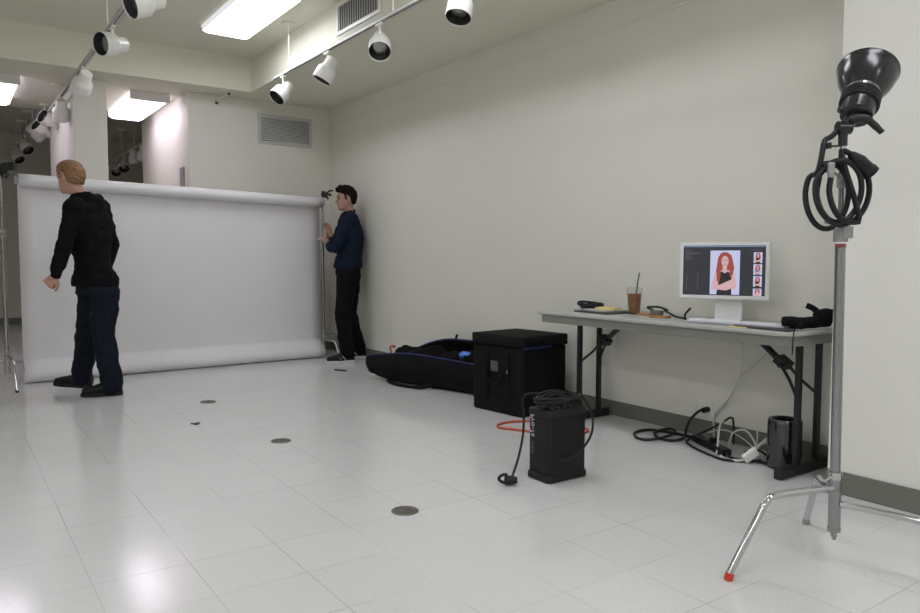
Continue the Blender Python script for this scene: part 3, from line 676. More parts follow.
# ------------------------------------------------------------------ things on the table
# monitor
mw = (R*.875 - F*.484).normalized()               # along the screen's width
mn = V((mw.y, -mw.x, 0));  mn = mn if mn.dot(F) < 0 else -mn      # out of the screen
mu = (U*.996 - mn*.0 + V((0, 0, 0))).normalized()
mc = V((3.465, 2.412, .997)); W2, H2 = .236, .157
t = thing('computer_monitor', 'silver monitor on the table showing a portrait photo', 'monitor', (mc.x, mc.y, TZ))
def scr(u, v, d=0.): return mc + mw*u + U*v + mn*d
bm = NB(); obox(bm, scr(0, 0, -.012), mw*W2, mn*.014, U*H2); obj('casing', bm, M_alu, t, smooth=False, bevel=.008)
K_ = .808; SW, SH, SY = .264, .159, .004
M_scrd = mat('screen_dark', (.01, .01, .012), .25, emit=(.020, .021, .029), estr=1.0, noise_amt=.02)
M_scrp = mat('screen_pale', (.01, .01, .01), .25, emit=(.50, .52, .74), estr=1.0, noise_amt=.02)
M_scrhair = mat('screen_auburn', (.01, .01, .01), .25, emit=(.30, .055, .04), estr=1.0, noise_amt=.2, nscale=120)
M_scrskin = mat('screen_skin', (.01, .01, .01), .25, emit=(.60, .37, .40), estr=1.0, noise_amt=.04)
M_scrblk = mat('screen_black', (.01, .01, .01), .25, emit=(.010, .009, .014), estr=1.0, noise_amt=.05)
M_scrline = mat('screen_line', (.01, .01, .01), .25, emit=(.09, .09, .13), estr=1.0, noise_amt=.02)
M_scrbar = mat('screen_bar', (.01, .01, .01), .25, emit=(.16, .25, .40), estr=1.0, noise_amt=.02)
M_scrteal = mat('screen_teal', (.01, .01, .01), .25, emit=(.05, .25, .40), estr=1.0, noise_amt=.02)
SM = [M_scrd, M_scrp, M_scrhair, M_scrskin, M_scrblk, M_scrline, M_scrbar, M_scrteal]
def shapes(bm, polys, lay0=.0026):
    for k, (mi, poly) in enumerate(polys):
        d = lay0 + .00006*k
        f = bm.faces.new([bm.verts.new(scr(u*K_, v*K_*1.06+SY, d)) for u, v in poly]); f.material_index = mi
def rect(u0, v0, u1, v1): return [(u0, v0), (u1, v0), (u1, v1), (u0, v1)]
def ell(u, v, a, b, n=20): return [(u+a*math.cos(2*PI*i/n), v+b*math.sin(2*PI*i/n)) for i in range(n)]
bm = NB(); polys = [(0, rect(-SW, -SH, SW, SH)), (6, rect(-SW, SH-.010, SW, SH-.002))]
for v in (.128, .118, .098, .088, .078, .068): polys.append((5, rect(-SW+.015, v, -SW+random.uniform(.04, .09), v+.003)))
polys.append((5, rect(-SW+.012, .107, -SW+.115, .112)))
for k in range(9): polys.append((5, rect(-SW+.02, -.03-.012*k, -SW+.028, -.024-.012*k))); polys.append((5, rect(-SW+.095, -.02-.013*k, -SW+.103, -.014-.013*k)))
for k in range(4): polys.append((5, rect(.18+.015*k, .128, .189+.015*k, .131)))
obj_s = polys
shapes(bm, polys); so = obj('screen', bm, SM, t, smooth=False)
# the portrait: generic long haired woman with folded arms in a dark top
def portrait(bm, u0, u1, v0, v1, top=4, base=.0034, skirt=True):
    cu, s, h = (u0+u1)/2, (u1-u0)/.19, v1-v0; k = h/.28
    def q(x, y): return (cu+x*s, v0+y*k)
    P = [(1, rect(u0, v0, u1, v1)),
         (2, [q(*p) for p in ((-.028, .262), (-.045, .235), (-.050, .19), (-.058, .14), (-.052, .09), (-.03, .075), (.03, .085), (.05, .12), (.060, .17), (.052, .21), (.040, .25), (.015, .268), (-.01, .270))]),
         (3, [q(*p) for p in ((-.062, .135), (-.03, .155), (.03, .155), (.065, .135), (.075, .08), (.072, .035), (-.085, .035), (-.08, .075))]),
         (3, [q(*p) for p in ((-.012, .15), (.012, .15), (.014, .19), (-.014, .19))]),
         (3, [(a, b) for a, b in (q(.0+.023*math.cos(t_), .212+.034*math.sin(t_)) for t_ in [2*PI*i/20 for i in range(20)])]),
         (top, [q(*p) for p in ((-.040, .075), (-.045, .12), (-.022, .148), (.0, .135), (.022, .148), (.045, .12), (.042, .07), (.046, .0), (-.052, .0))]),
         (3, [q(*p) for p in ((-.085, .045), (-.07, .028), (-.02, .035), (.04, .062), (.065, .085), (.055, .1), (.03, .09), (-.03, .062), (-.06, .062))]),
         (3, [q(*p) for p in ((.085, .06), (.06, .045), (.01, .026), (-.04, .03), (-.045, .045), (0, .055), (.05, .075))]),
         (2, [q(*p) for p in ((-.028, .262), (-.045, .235), (-.054, .16), (-.05, .085), (-.033, .08), (-.026, .13), (-.027, .2), (-.018, .245), (.0, .25), (.02, .243), (.027, .2), (.03, .15), (.036, .105), (.052, .13), (.058, .17), (.050, .21), (.038, .25), (.012, .268))]),
         (4, ell(cu-.009*s, v0+.218*k, .005*s, .0022*k, 8)), (4, ell(cu+.009*s, v0+.218*k, .005*s, .0022*k, 8)), (2, ell(cu, v0+.193*k, .007*s, .0025*k, 8))]
    shapes(bm, P, base)
bm = NB(); portrait(bm, -.085, .105, -SH+.006, .126); obj('portrait_photo', bm, SM, so, smooth=False)
for v0, top in ((.048, 4), (-.026, 7), (-.100, 4)):
    bm = NB(); portrait(bm, .190, .243, v0, v0+.066, top); obj('thumbnail', bm, SM, so, smooth=False)
bm = NB(); portrait(bm, .190, .243, -SH+.001, -.112, 3); obj('thumbnail', bm, SM, so, smooth=False)
bm = NB(); sb = V((mc.x, mc.y, 0)) + mw*.025
obox(bm, sb-mn*.045+U*(TZ+.0765), mw*.072, mn*.004, U*.075); obox(bm, sb-mn*.0+U*(TZ+.0052), mw*.072, mn*.085, U*.0042); obj('stand', bm, M_alu, t, smooth=False, bevel=.003)
# keyboard
t = thing('keyboard', 'slim white keyboard lying on the table before the monitor', 'keyboard', (3.28, 2.22, TZ))
kc = V((3.285, 2.225, TZ+.008)); ku = V((.10, -.995, 0)).normalized(); kv = V((ku.y, -ku.x, 0)); kv = kv if kv.x > 0 else -kv
bm = NB(); obox(bm, kc, ku*.262, kv*.062, U*.007); obj('tray', bm, M_keygap, t, smooth=False, bevel=.005)
kid = None
for r_ in range(6):
    nk = 20 if r_ else 19
    for c_ in range(nk):
        if r_ == 0 and 4 <= c_ <= 8: continue
        w_ = .0108
        if kid is None:
            bm = NB(); box(bm, (-w_, -.008, -.003), (w_, .008, .003)); kid = obj('key', bm, M_key, None, smooth=False); k_ = kid
        else:
            k_ = kid.copy(); COL.objects.link(k_)
        if r_*20+c_ > 97: COL.objects.unlink(k_); bpy.data.objects.remove(k_); continue
        k_.parent = t; pos = kc + ku*(-.246+.0246*c_+.012*(nk == 19)) + kv*(-.048+.0192*r_) + U*.009
        k_.matrix_basis = t.matrix_basis.inverted() @ (Matrix.Translation(pos) @ Matrix(((ku.x, kv.x, 0, 0), (ku.y, kv.y, 0, 0), (0, 0, 1, 0), (0, 0, 0, 1))))
bm = NB(); obox(bm, kc+kv*-.048+U*.009+ku*-.087, ku*.058, kv*.008, U*.003); obj('space_bar', bm, M_key, t, smooth=False)
# iced coffee
cc = V((3.43, 3.005, TZ))
t = thing('iced_coffee_cup', 'clear plastic cup of iced coffee with a green straw', 'cup', cc)
bm = NB(); lathe(bm, cc, U, [(.001, .032), (.004, .034), (.150, .0455), (.152, .047), (.156, .047), (.156, .0445), (.150, .0440), (.006, .033), (.004, .001)], 32); obj('cup', bm, M_cup, t)
bm = NB(); lathe(bm, cc, U, [(.0065, .001), (.0065, .0322), (.124, .0412), (.127, .040), (.127, .001)], 32); obj('coffee', bm, M_coffee, t)
bm = NB(); lathe(bm, cc, U, [(.153, .0475), (.160, .0475), (.163, .044), (.164, .006)], 32, cap=False); o = obj('lid', bm, M_cup, t)
bm = NB(); cyl(bm, cc+U*.06-R*.0, cc+U*.252+R*.028, .0042, 10); obj('straw', bm, M_straw, t)
# small dark phone standing behind the cup
bm = NB(); c = V((3.60, 3.165, TZ+.040)); obox(bm, c, (R*.02), (F*.006), U*.040)
tag(obj('phone', bm, M_blkgl, bevel=.004), 'small dark phone propped upright behind the iced coffee cup', 'phone')
# papers, pad
bm = NB(); c = V((3.36, 3.20, TZ)); prism(bm, [(-.12, -.14), (.12, -.17), (.15, .13), (-.10, .15)], c+U*.001, V((1, 0, 0)), V((0, 1, 0)), U, .010)
tag(obj('notebook', bm, M_dkpaper, smooth=False, bevel=.003), 'dark notebook lying flat on the table near the iced coffee', 'notebook')
bm = NB(); prism(bm, [(-.10, -.10), (.08, -.12), (.11, .11), (-.06, .12)], c+U*.0115+V((.02, .03, 0)), V((1, 0, 0)), V((0, 1, 0)), U, .004)
tag(obj('paper_sheet', bm, M_greypap, smooth=False), 'pale grey sheet lying on the dark notebook', 'paper')
bm = NB(); c2 = c+U*.016+V((.04, -.01, 0)); obox(bm, c2+U*.008, V((.045, .01, 0)), V((-.015, .065, 0)), U*.008)
tag(obj('sticky_pad', bm, M_yellow, smooth=False, bevel=.002), 'yellow note pad on top of the grey sheet', 'note pad')
# cable bundle at the end
t = thing('cable_bundle', 'small bundle of black cable at the table end farthest from the monitor', 'cable', (3.50, 3.44, TZ))
bm = NB(); pts = []
for k in range(40):
    a = 2*PI*k/10; pts.append((3.50+.045*math.cos(a)*(1+.2*math.sin(k)), 3.43+.085*math.sin(a)*(1+.12*math.cos(k*1.7)), TZ+.012+.0007*k+.006*math.sin(k*2.1)))
pts += [(3.50, 3.52, TZ+.05), (3.49, 3.55, TZ+.035), (3.48, 3.50, TZ+.02)]
tube(bm, pts, .0075, 7, 3); obj('cord', bm, M_rubblk, t)
bm = NB(); cyl(bm, (3.57, 3.455, TZ+.03), (3.585, 3.49, TZ+.034), .009, 10); tube(bm, [(3.53, 3.42, TZ+.03), (3.57, 3.455, TZ+.03)], .004, 6); obj('plug', bm, M_rubblk, t)
bm = NB(); obox(bm, V((3.42, 3.40, TZ+.007)), V((.02, 0, 0)), V((0, .03, 0)), U*.006); obj('green_clip', bm, M_tape, t, smooth=False, bevel=.002)
# tan cards and a small cable heap between cup and keyboard
bm = NB(); obox(bm, V((3.42, 2.90, TZ+.006)), V((.035, .005, 0)), V((-.004, .045, 0)), U*.006)
tag(obj('card_packet', bm, M_tan, smooth=False, bevel=.003), 'tan packet on the table right beside the iced coffee cup', 'packet')
bm = NB(); obox(bm, V((3.34, 2.735, TZ+.006)), V((.03, .004, 0)), V((-.004, .06, 0)), U*.006)
tag(obj('card_packet', bm, M_tan, smooth=False, bevel=.003), 'tan packet lying under the small adapter and its cord', 'packet')
t = thing('small_adapter', 'small grey adapter with black cord on the tan packet', 'adapter', (3.36, 2.76, TZ+.012))
bm = NB(); obox(bm, V((3.35, 2.765, TZ+.026)), V((.022, .004, 0)), V((-.004, .034, 0)), U*.0125); obj('body', bm, mat('adapter_grey', (.12, .12, .125), .4, noise_amt=.1), t, smooth=False, bevel=.004)
bm = NB(); tube(bm, [(3.36, 2.80, TZ+.038), (3.38, 2.86, TZ+.050), (3.37, 2.79, TZ+.058), (3.36, 2.74, TZ+.056), (3.35, 2.69, TZ+.044), (3.36, 2.72, TZ+.044), (3.34, 2.66, TZ+.026), (3.34, 2.62, TZ+.012), (3.34, 2.555, TZ+.008)], .0065, 7, 5); obj('cord', bm, M_rubblk, t)
bm = NB(); tube(bm, [(3.31, 2.535, TZ+.006), (3.32, 2.545, TZ+.03), (3.33, 2.53, TZ+.055), (3.335, 2.52, TZ+.068)], .006, 8, 4); ball(bm, (3.31, 2.535, TZ+.008), .008, seg=8)
tag(obj('pen_stylus', bm, M_rubblk), 'short dark upright stub on the table by the keyboard end', 'stylus')
# yellow pencil, dark folder
bm = NB(); obox(bm, V((3.165, 2.115, TZ+.003)), V((.010, .004, 0)), V((0, .05, 0)), U*.0025)
tag(obj('yellow_strip', bm, M_yellow, smooth=False), 'narrow yellow paper strip at the table edge below the keyboard', 'paper')
bm = NB(); prism(bm, [(3.15, 1.84), (3.24, 1.86), (3.215, 2.17), (3.17, 2.13)], (0, 0, TZ+.001), V((1, 0, 0)), V((0, 1, 0)), U, .008)
tag(obj('dark_folder', bm, M_dkpaper, smooth=False, bevel=.002), 'thin dark folder between the keyboard and the table edge', 'folder')
# black padded strap heaped at the table end
bm = NB()
tube(bm, [(3.25, 1.97, TZ+.033), (3.27, 1.93, TZ+.036), (3.28, 1.89, TZ+.028)], .026, 10, 4, flat=.7)
tube(bm, [(3.26, 1.93, TZ+.025), (3.33, 1.90, TZ+.028), (3.40, 1.88, TZ+.03), (3.48, 1.86, TZ+.034)], .030, 10, 5, flat=.7)
tube(bm, [(3.40, 1.88, TZ+.05), (3.45, 1.87, TZ+.062), (3.52, 1.86, TZ+.055), (3.58, 1.85, TZ+.05)], .034, 10, 5, flat=.8)
o = remeshed('camera_strap', bm, M_nylon, None, .006, 4, .003, 30); tag(o, 'black padded camera strap heaped at the table end by the light stand', 'strap')
bm = NB(); tube(bm, [(3.42, 1.875, TZ+.07), (3.40, 1.90, TZ+.095), (3.385, 1.925, TZ+.108)], .014, 8, 4, flat=.6); obj('strap_end', bm, M_nylon, o)
bm = NB(); tube(bm, [(3.20, 1.855, TZ+.02), (3.135, 1.835, TZ+.012), (3.115, 1.83, TZ-.02), (3.114, 1.832, TZ-.10)], .005, 7, 4, flat=.5); tube(bm, [(3.26, 1.88, TZ+.03), (3.20, 1.855, TZ+.02)], .007, 7); obj('strap_tail', bm, M_nylon, o)

# ------------------------------------------------------------------ under the table
c = V((3.47, 2.062, 0)); t = thing('desktop_computer', 'glossy dark round desktop computer standing under the table', 'computer', c)
bm = NB(); lathe(bm, c, U, [(.008, .079), (.014, .083), (.235, .083), (.247, .0815), (.252, .078), (.253, .066), (.246, .060), (.16, .052), (.16, .001)], 40); obj('shell', bm, M_mac, t, ang=35)
bm = NB(); lathe(bm, c, U, [(0, .078), (.009, .078), (.012, .07)], 32); obj('foot_ring', bm, M_rubblk, t)
# power strip
sA, sB = V((3.555, 2.66, 0)), V((3.40, 2.345, 0)); sd_ = (sB-sA).normalized(); sn = V((-sd_.y, sd_.x, 0))
t = thing('power_strip', 'black power strip on the floor under the table', 'power strip', (sA+sB)/2)
bm = NB(); obox(bm, (sA+sB)/2+U*.022, sd_*(sB-sA).length/2, sn*.028, U*.019); obj('body', bm, M_blkpl, t, smooth=False, bevel=.006)
for k in range(5):
    bm = NB(); q = sA+sd_*(.06+.06*k)+U*.042; obox(bm, q, sd_*.014, sn*.014, U*.0012); obj('socket', bm, M_ventdk, t, smooth=False)
bm = NB(); q = sA+sd_*.20+U*.055; obox(bm, q, sd_*.018, sn*.016, U*.015); obj('inserted_plug', bm, M_rubblk, t, bevel=.004)
# black mains cord from the outlet, coiled on the floor
t = thing('mains_cord', 'black mains cord plugged in the wall outlet and coiled on the floor', 'cord', (3.5, 2.75, 0))
bm = NB(); tube(bm, [(XR-.035, 2.68, .168), (3.63, 2.70, .16), (3.60, 2.74, .10), (3.58, 2.75, .04), (3.53, 2.72, .012), (3.42, 2.72, .010), (3.40, 2.80, .012), (3.48, 2.90, .012), (3.62, 2.92, .014), (3.60, 2.84, .018), (3.46, 2.78, .02), (3.33, 2.80, .012), (3.30, 2.88, .010), (3.40, 2.98, .010), (3.53, 2.97, .010), (3.57, 2.82, .012), (3.56, 2.72, .016), (3.557, 2.67, .022)], .0085, 8, 6); obj('cord', bm, M_rubblk, t)
bm = NB(); cyl(bm, (XR-.007, 2.68, .168), (XR-.05, 2.683, .166), .017, 12); obj('plug', bm, M_rubblk, t)
bm = NB(); tube(bm, [(3.50, 2.61, .055), (3.55, 2.50, .13), (3.60, 2.46, .17), (3.61, 2.45, .12), (3.60, 2.44, .02)], .006, 7, 5)
tag(obj('thin_cord', bm, M_rubblk), 'thin black cord arching up behind the power strip', 'cord')
bm = NB(); tube(bm, [(3.545, 2.69, .012), (3.47, 2.66, .008), (3.40, 2.56, .008), (3.335, 2.40, .008), (3.32, 2.30, .008), (3.40, 2.21, .008), (3.46, 2.185, .010)], .007, 8, 6)
tag(obj('black_cord', bm, M_rubblk), 'black cord on the floor in front of the power strip', 'cord')
bm = NB(); tube(bm, [(3.40, 2.36, .03), (3.37, 2.30, .012), (3.42, 2.20, .01), (3.43, 2.16, .01), (3.415, 2.10, .012), (3.44, 2.06, .02)], .007, 8, 5); tube(bm, [(3.54, 2.33, .01), (3.56, 2.26, .03), (3.54, 2.20, .02), (3.50, 2.165, .03)], .006, 8, 5)
tag(obj('black_cord', bm, M_rubblk), 'black cord running to the foot of the round computer', 'cord')
# white cables
def wcable(label, pts, r=.0055):
    bm = NB(); tube(bm, pts, r, 8, 6); return tag(obj('white_cable', bm, M_wcable), label, 'cable', 'white cables under the table')
wcable('white cable hanging in a slack curve from the table to the wall base', [(3.47, 2.32, TZ-.03), (3.49, 2.33, .62), (3.55, 2.375, .47), (3.63, 2.48, .30), (3.675, 2.56, .22), (3.685, 2.63, .14), (3.685, 2.63, .012)], .0055)
wcable('second thinner white cable slanting down across the wall under the table', [(3.52, 2.16, TZ-.03), (3.60, 2.24, .58), (3.665, 2.42, .43), (3.67, 2.50, .36)], .003)
wcable('white cable standing up straight in front of the power strip', [(3.50, 2.44, .165), (3.47, 2.44, .15), (3.44, 2.43, .08), (3.40, 2.405, .02), (3.37, 2.40, .007)], .0055)
wcable('thick white cable sweeping along the floor up to the round computer', [(3.37, 2.36, .007), (3.33, 2.30, .007), (3.38, 2.22, .02), (3.46, 2.20, .08), (3.48, 2.17, .12), (3.47, 2.155, .13)], .0075)
wcable('white cable arched in a hoop beside the power strip', [(3.52, 2.42, .02), (3.50, 2.38, .11), (3.52, 2.32, .135), (3.50, 2.25, .09), (3.47, 2.22, .02), (3.44, 2.25, .008)], .005)
wcable('white cable lying loose against the baseboard', [(3.62, 2.62, .05), (3.60, 2.50, .09), (3.62, 2.40, .06), (3.58, 2.30, .03), (3.55, 2.22, .012)], .004)
wcable('short white cable sticking up towards the baseboard', [(3.50, 2.24, .05), (3.56, 2.27, .10), (3.60, 2.30, .16)], .004)
wcable('white cable lead plugged in the back of the round computer', [(3.44, 2.22, .05), (3.50, 2.21, .085), (3.50, 2.18, .10), (3.49, 2.16, .10)], .009)
bm = NB(); q = V((3.39, 2.20, .045)); obox(bm, q, (R*.8+U*.6)*.042, (U*.75-R*.55-F*.2)*.026, (F*.9+U*.2)*.014)
tag(obj('white_adapter', bm, M_white, smooth=False, bevel=.006), 'white power adapter block among the cables by the round computer', 'adapter')

for o in list(COL.objects):
    if o.parent is None and o.name.split('.')[0] in ('desktop_computer', 'power_strip', 'mains_cord', 'thin_cord', 'black_cord', 'white_cable', 'white_adapter', 'wall_outlet'): o.matrix_basis = Matrix.Translation((0, -.03, 0)) @ o.matrix_basis
    if o.parent is None and o.name in ('keyboard', 'camera_strap'): o.matrix_basis = Matrix.Translation((0, -.032, .005 if o.name == 'camera_strap' else 0)) @ o.matrix_basis

# ------------------------------------------------------------------ flash stand in front
PB = V((2.50, 1.27, 0)); LEAN = (-R*.016)
def pz(z): return PB + LEAN*(z/1.2) + U*z
t = thing('light_stand', 'tall chrome light stand holding the studio flash', 'light stand', PB)
bm = NB(); cyl(bm, pz(.31), pz(1.10), .0168, 20); obj('column', bm, M_steel, t)
bm = NB(); cyl(bm, pz(.12), pz(.31), .0205, 20); cyl(bm, pz(.245), pz(.26), .023, 20); cyl(bm, pz(.115), pz(.128), .022, 20); obj('leg_sleeve', bm, M_steel, t)
bm = NB(); cyl(bm, pz(.12), pz(.095), .010, 14); cyl(bm, pz(.095), pz(.085), .007, 12); obj('bottom_bolt', bm, M_cast, t)
bm = NB(); cyl(bm, pz(.30), pz(.325), .023, 20); tube(bm, [pz(.31)-R*.02-F*.01, pz(.305)-R*.045-F*.015-U*.008, pz(.31)-R*.065-F*.015+U*.004], .006, 8, 3); obj('leg_lock', bm, M_chrome, t)
for a, z0, red, rr in ((163, .268, 1, .44), (42, .235, 1, .39), (282, .215, 1, .43)):
    d = V((math.cos(math.radians(a)), math.sin(math.radians(a)), 0)); bm = NB()
    tube(bm, [PB+d*.018+U*z0, PB+d*rr*.56+U*(z0-.002), PB+d*rr*.67+U*(z0-.022), PB+d*rr*.75+U*(z0-.075), PB+d*(rr-.004)+U*.02], .0125, 12, 6); l = obj('leg', bm, M_chrome, t)
    bm = NB(); e = PB+d*rr; cyl(bm, e+U*.024-d*.006, e+U*.0, .0142, 12); obj('foot_cap', bm, M_red if a == 163 else M_cast, l)
bm = NB(); cyl(bm, pz(1.099), pz(1.112), .0172, 20); obj('red_band', bm, M_redband, t)
bm = NB(); cyl(bm, pz(1.118), pz(1.165), .0235, 20); obox(bm, pz(1.15)+R*.012-F*.012, R*.018, F*.014, U*.02); cyl(bm, pz(1.165), pz(1.195), .019, 20); k = obj('knuckle', bm, M_cast, t, bevel=.003)
bm = NB(); tube(bm, [pz(1.178)-R*.01-F*.02, pz(1.178)-R*.035-F*.024+U*.004, pz(1.178)-R*.068-F*.024+U*.010], .0085, 10, 4, flat=.6); obj('lever', bm, M_cast, k)
bm = NB(); cyl(bm, pz(1.19), pz(1.42), .0105, 16); obj('riser', bm, M_steel, t)
bm = NB(); cyl(bm, pz(1.30), pz(1.345), .0165, 16); k = obj('upper_collar', bm, M_cast, t, bevel=.002)
bm = NB(); obox(bm, pz(1.345)-R*.098-F*.120, R*.009, F*.007, U*.024); cyl(bm, pz(1.33)-F*.012, pz(1.34)-R*.096-F*.118, .005, 8); obj('lever', bm, M_cast, k, bevel=.003)
bm = NB(); cyl(bm, pz(1.405), pz(1.425), .0125, 16); cyl(bm, pz(1.42), pz(1.46), .0085, 16); obj('spigot', bm, M_chrome, t)
# flash head
J0 = pz(1.475)
t = thing('studio_flash', 'black studio flash with wide dish reflector on the light stand', 'flash head', J0)
hax = (R*.42 + U*.75 + F*.50).normalized()
h0 = J0 + R*.042 + U*.066
bm = NB(); lathe(bm, h0, hax, [(-.006, .001), (-.006, .042), (.0, .050), (.045, .054), (.055, .056)], 32); obj('housing', bm, M_blkgl, t)
bm = NB(); pr = [(.048, .052)]
for k in range(4): pr += [(.052+.012*k, .063), (.059+.012*k, .063), (.061+.012*k, .059), (.063+.012*k, .059)]
pr += [(.102, .054)]
lathe(bm, h0, hax, pr, 36); obj('collar', bm, M_rubblk, t, ang=30)
bm = NB(); lathe(bm, h0, hax, [(.099, .0545), (.114, .0565), (.116, .050)], 36); obj('mount_ring', bm, M_steel, t)
bm = NB(); lathe(bm, h0, hax, [(.112, .054), (.125, .062), (.145, .074), (.175, .087), (.208, .0945), (.226, .0980), (.230, .1000), (.233, .0990), (.226, .0955), (.175, .083), (.135, .064), (.125, .04), (.124, .001)], 44); d_ = obj('reflector', bm, M_blkgl, t)
bm = NB(); lathe(bm, h0, hax, [(.2325, .0980), (.235, .1002), (.237, .0990), (.230, .0942), (.175, .081), (.135, .062), (.127, .03), (.1265, .001)], 44, cap=False); obj('reflector_lining', bm, M_silverin, d_)
bm = NB(); lathe(bm, h0, hax, [(.128, .028), (.17, .028), (.185, .02), (.19, .002)], 20); obj('flash_tube', bm, M_fix, t)
bm = NB(); cyl(bm, pz(1.44), pz(1.485), .0145, 16); obj('stand_socket', bm, M_blackp, t)
bm = NB(); cyl(bm, J0+U*.025-R*.022-F*.004, J0+U*.025+R*.022-F*.004, .022, 18); cyl(bm, J0+U*.0, J0+U*.03, .016, 14); tube(bm, [J0+U*.025, h0+hax*.0], .022, 10); obj('tilt_joint', bm, M_blkgl, t)
bm = NB(); tube(bm, [J0+U*.05+R*.015-F*.015, J0+U*.052+R*.050-F*.034, J0+U*.036+R*.075-F*.036, J0+U*.010+R*.104-F*.036, J0+U*.004+R*.110-F*.036], [.015, .014, .012, .0105, .010], 10, 4); obj('tilt_handle', bm, M_blackp, t)
bm = NB(); lathe(bm, h0+hax*.03-R*.052, -R, [(0, .012), (.012, .011)], 14); obj('side_knob', bm, M_blackp, t)
# head cable coiled on the stand
t = thing('coiled_cable', 'thick black cable coiled on the light stand below the flash', 'cable', pz(1.30))
kc_ = pz(1.29) - F*.037 - R*.020 - U*.004
def K(a, b, c_=0.): return kc_ + R*a + U*b - F*c_
pts = [h0 - hax*.014 - R*.026, J0-R*.034+U*.0, K(-.062, .165, .0), K(-.075, .115, .01), K(-.09, .06, .015)]
def loop(cx_, cy_, a, b, c0, ph, turns=1., n=12, tilt=0):
    out = []
    for i in range(int(n*turns)):
        th = ph + 2*PI*i/n; out.append(K(cx_+a*math.cos(th)+tilt*b*math.sin(th), cy_+b*math.sin(th), c0+.006*math.sin(th*2)+.012*i/n))
    return out
pts += loop(-.050, -.018, .070, .108, .0, PI*.8, 1, 12)
pts += loop(-.010, -.008, .085, .105, .024, PI*.85, 1, 12)
pts += loop(-.034, -.006, .074, .100, .042, PI*.85, 1, 12)
pts += loop(-.004, .0, .066, .104, .056, PI*.85, .55, 12)
pts += [K(-.03, .108, .05), K(-.010, .120, .05), K(.02, .098, .05), K(.04, .078, .05)]
bm = NB(); tube(bm, pts, .0092, 9, 3); obj('cord', bm, M_rubblk, t)
bm = NB(); pa, pb = K(.0, .115, .05), K(.064, .058, .05); lathe(bm, pa, pb-pa, [(0, .012), (.02, .019), (.035, .024), (.075, .024), (.078, .027), (.095, .027), (.097, .021), (.088, .018), (.085, .001)], 20); obj('connector', bm, M_blkpl, t)
bm = NB(); tube(bm, [J0-R*.050-U*.035+F*.005, J0-R*.02-U*.035, J0-R*.0-U*.033], .0035, 8); lathe(bm, J0-R*.052-U*.045-F*.004, V((-.1, 0, 1)), [(0, .0125), (.02, .0125)], 12); obj('tie', bm, M_blackp, t)

# ------------------------------------------------------------------ people
def head(bm, c, f, l, u):
    "head centred at c (mid height), face along f"
    S = [(-.125, .020, .055, .040), (-.115, .072, .045, .034), (-.10, .084, .048, .046), (-.075, .090, .066, .056), (-.045, .091, .084, .064), (-.01, .089, .095, .070), (.03, .093, .100, .075), (.065, .088, .096, .073), (.092, .066, .078, .058), (.110, .036, .046, .034), (.117, .012, .018, .012)]
    slices(bm, [(c + u*z + f*((fr-bk)/2), l*w, f*((fr+bk)/2)) for z, fr, bk, w in S], 24, 2.2)
    # nose, brow, lips, chin, ears
    limb(bm, [c+f*.088+u*.004, c+f*.100-u*.018, c+f*.108-u*.036], [.007, .009, .011], 8)
    for s in (-1, 1):
        ball(bm, c+f*.100-u*.040+l*s*.009, .007, seg=8)
        ball(bm, c+l*s*.073-f*.010-u*.010, .022, .008, .034, (f, l, u), 10)
        limb(bm, [c+f*.088+u*.022+l*s*.012, c+f*.078+u*.020+l*s*.045], [.007, .007], 8)
    ball(bm, c+f*.085-u*.063, .010, .022, .006, (f, l, u), 8); ball(bm, c+f*.083-u*.074, .010, .018, .007, (f, l, u), 8)
    ball(bm, c+f*.078-u*.102, .014, .018, .014, (f, l, u), 8)
def face_parts(c, f, l, u, parent, brow, skinlip=M_lip):
    for s in (-1, 1):
        bm = NB(); ball(bm, c+f*.082+u*.008+l*s*.030, .011, seg=10); obj('eye', bm, M_eye, parent)
        bm = NB(); limb(bm, [c+f*.094+u*.026+l*s*.014, c+f*.092+u*.030+l*s*.030, c+f*.080+u*.026+l*s*.046], [.004, .005, .003], 8); obj('eyebrow', bm, brow, parent)
    bm = NB(); limb(bm, [c+f*.086-u*.068+l*.020, c+f*.0945-u*.068, c+f*.086-u*.068-l*.020], [.003, .005, .003], 8); obj('lips', bm, skinlip, parent)
def hair(c, f, l, u, m_, parent, style):
    bm = NB()
    if style == 'short':
        S = [(-.055, -.040, .092, .058), (-.03, -.015, .100, .071), (.0, -.008, .107, .0775), (.03, .012, .112, .082), (.055, .060, .110, .084), (.075, .098, .104, .080), (.10, .090, .088, .068), (.120, .055, .060, .046), (.131, .015, .025, .016)]
    else:
        S = [(-.050, -.045, .096, .060), (-.02, -.015, .106, .074), (.01, .000, .114, .081), (.04, .030, .118, .086), (.065, .084, .116, .088), (.09, .108, .106, .082), (.115, .098, .088, .068), (.138, .062, .058, .046), (.150, .018, .025, .016)]
    slices(bm, [(c + u*z + f*((fr-bk)/2), l*w, f*((fr+bk)/2)) for z, fr, bk, w in S], 26, 2.3)
    for s in (-1, 1): limb(bm, [c+u*.05+l*s*.078+f*.03, c+u*.01+l*s*.076+f*.018, c-u*.015+l*s*.074+f*.012], [.012, .010, .006], 8)
    if style != 'short':
        for k in range(9): ball(bm, c+u*(.10+.02*math.sin(k*2))+f*(.085-.02*k*.8)+l*.05*math.sin(k*2.4), .030, seg=8)
    remeshed('hair', bm, m_, parent, .006, 3, .006, 45)
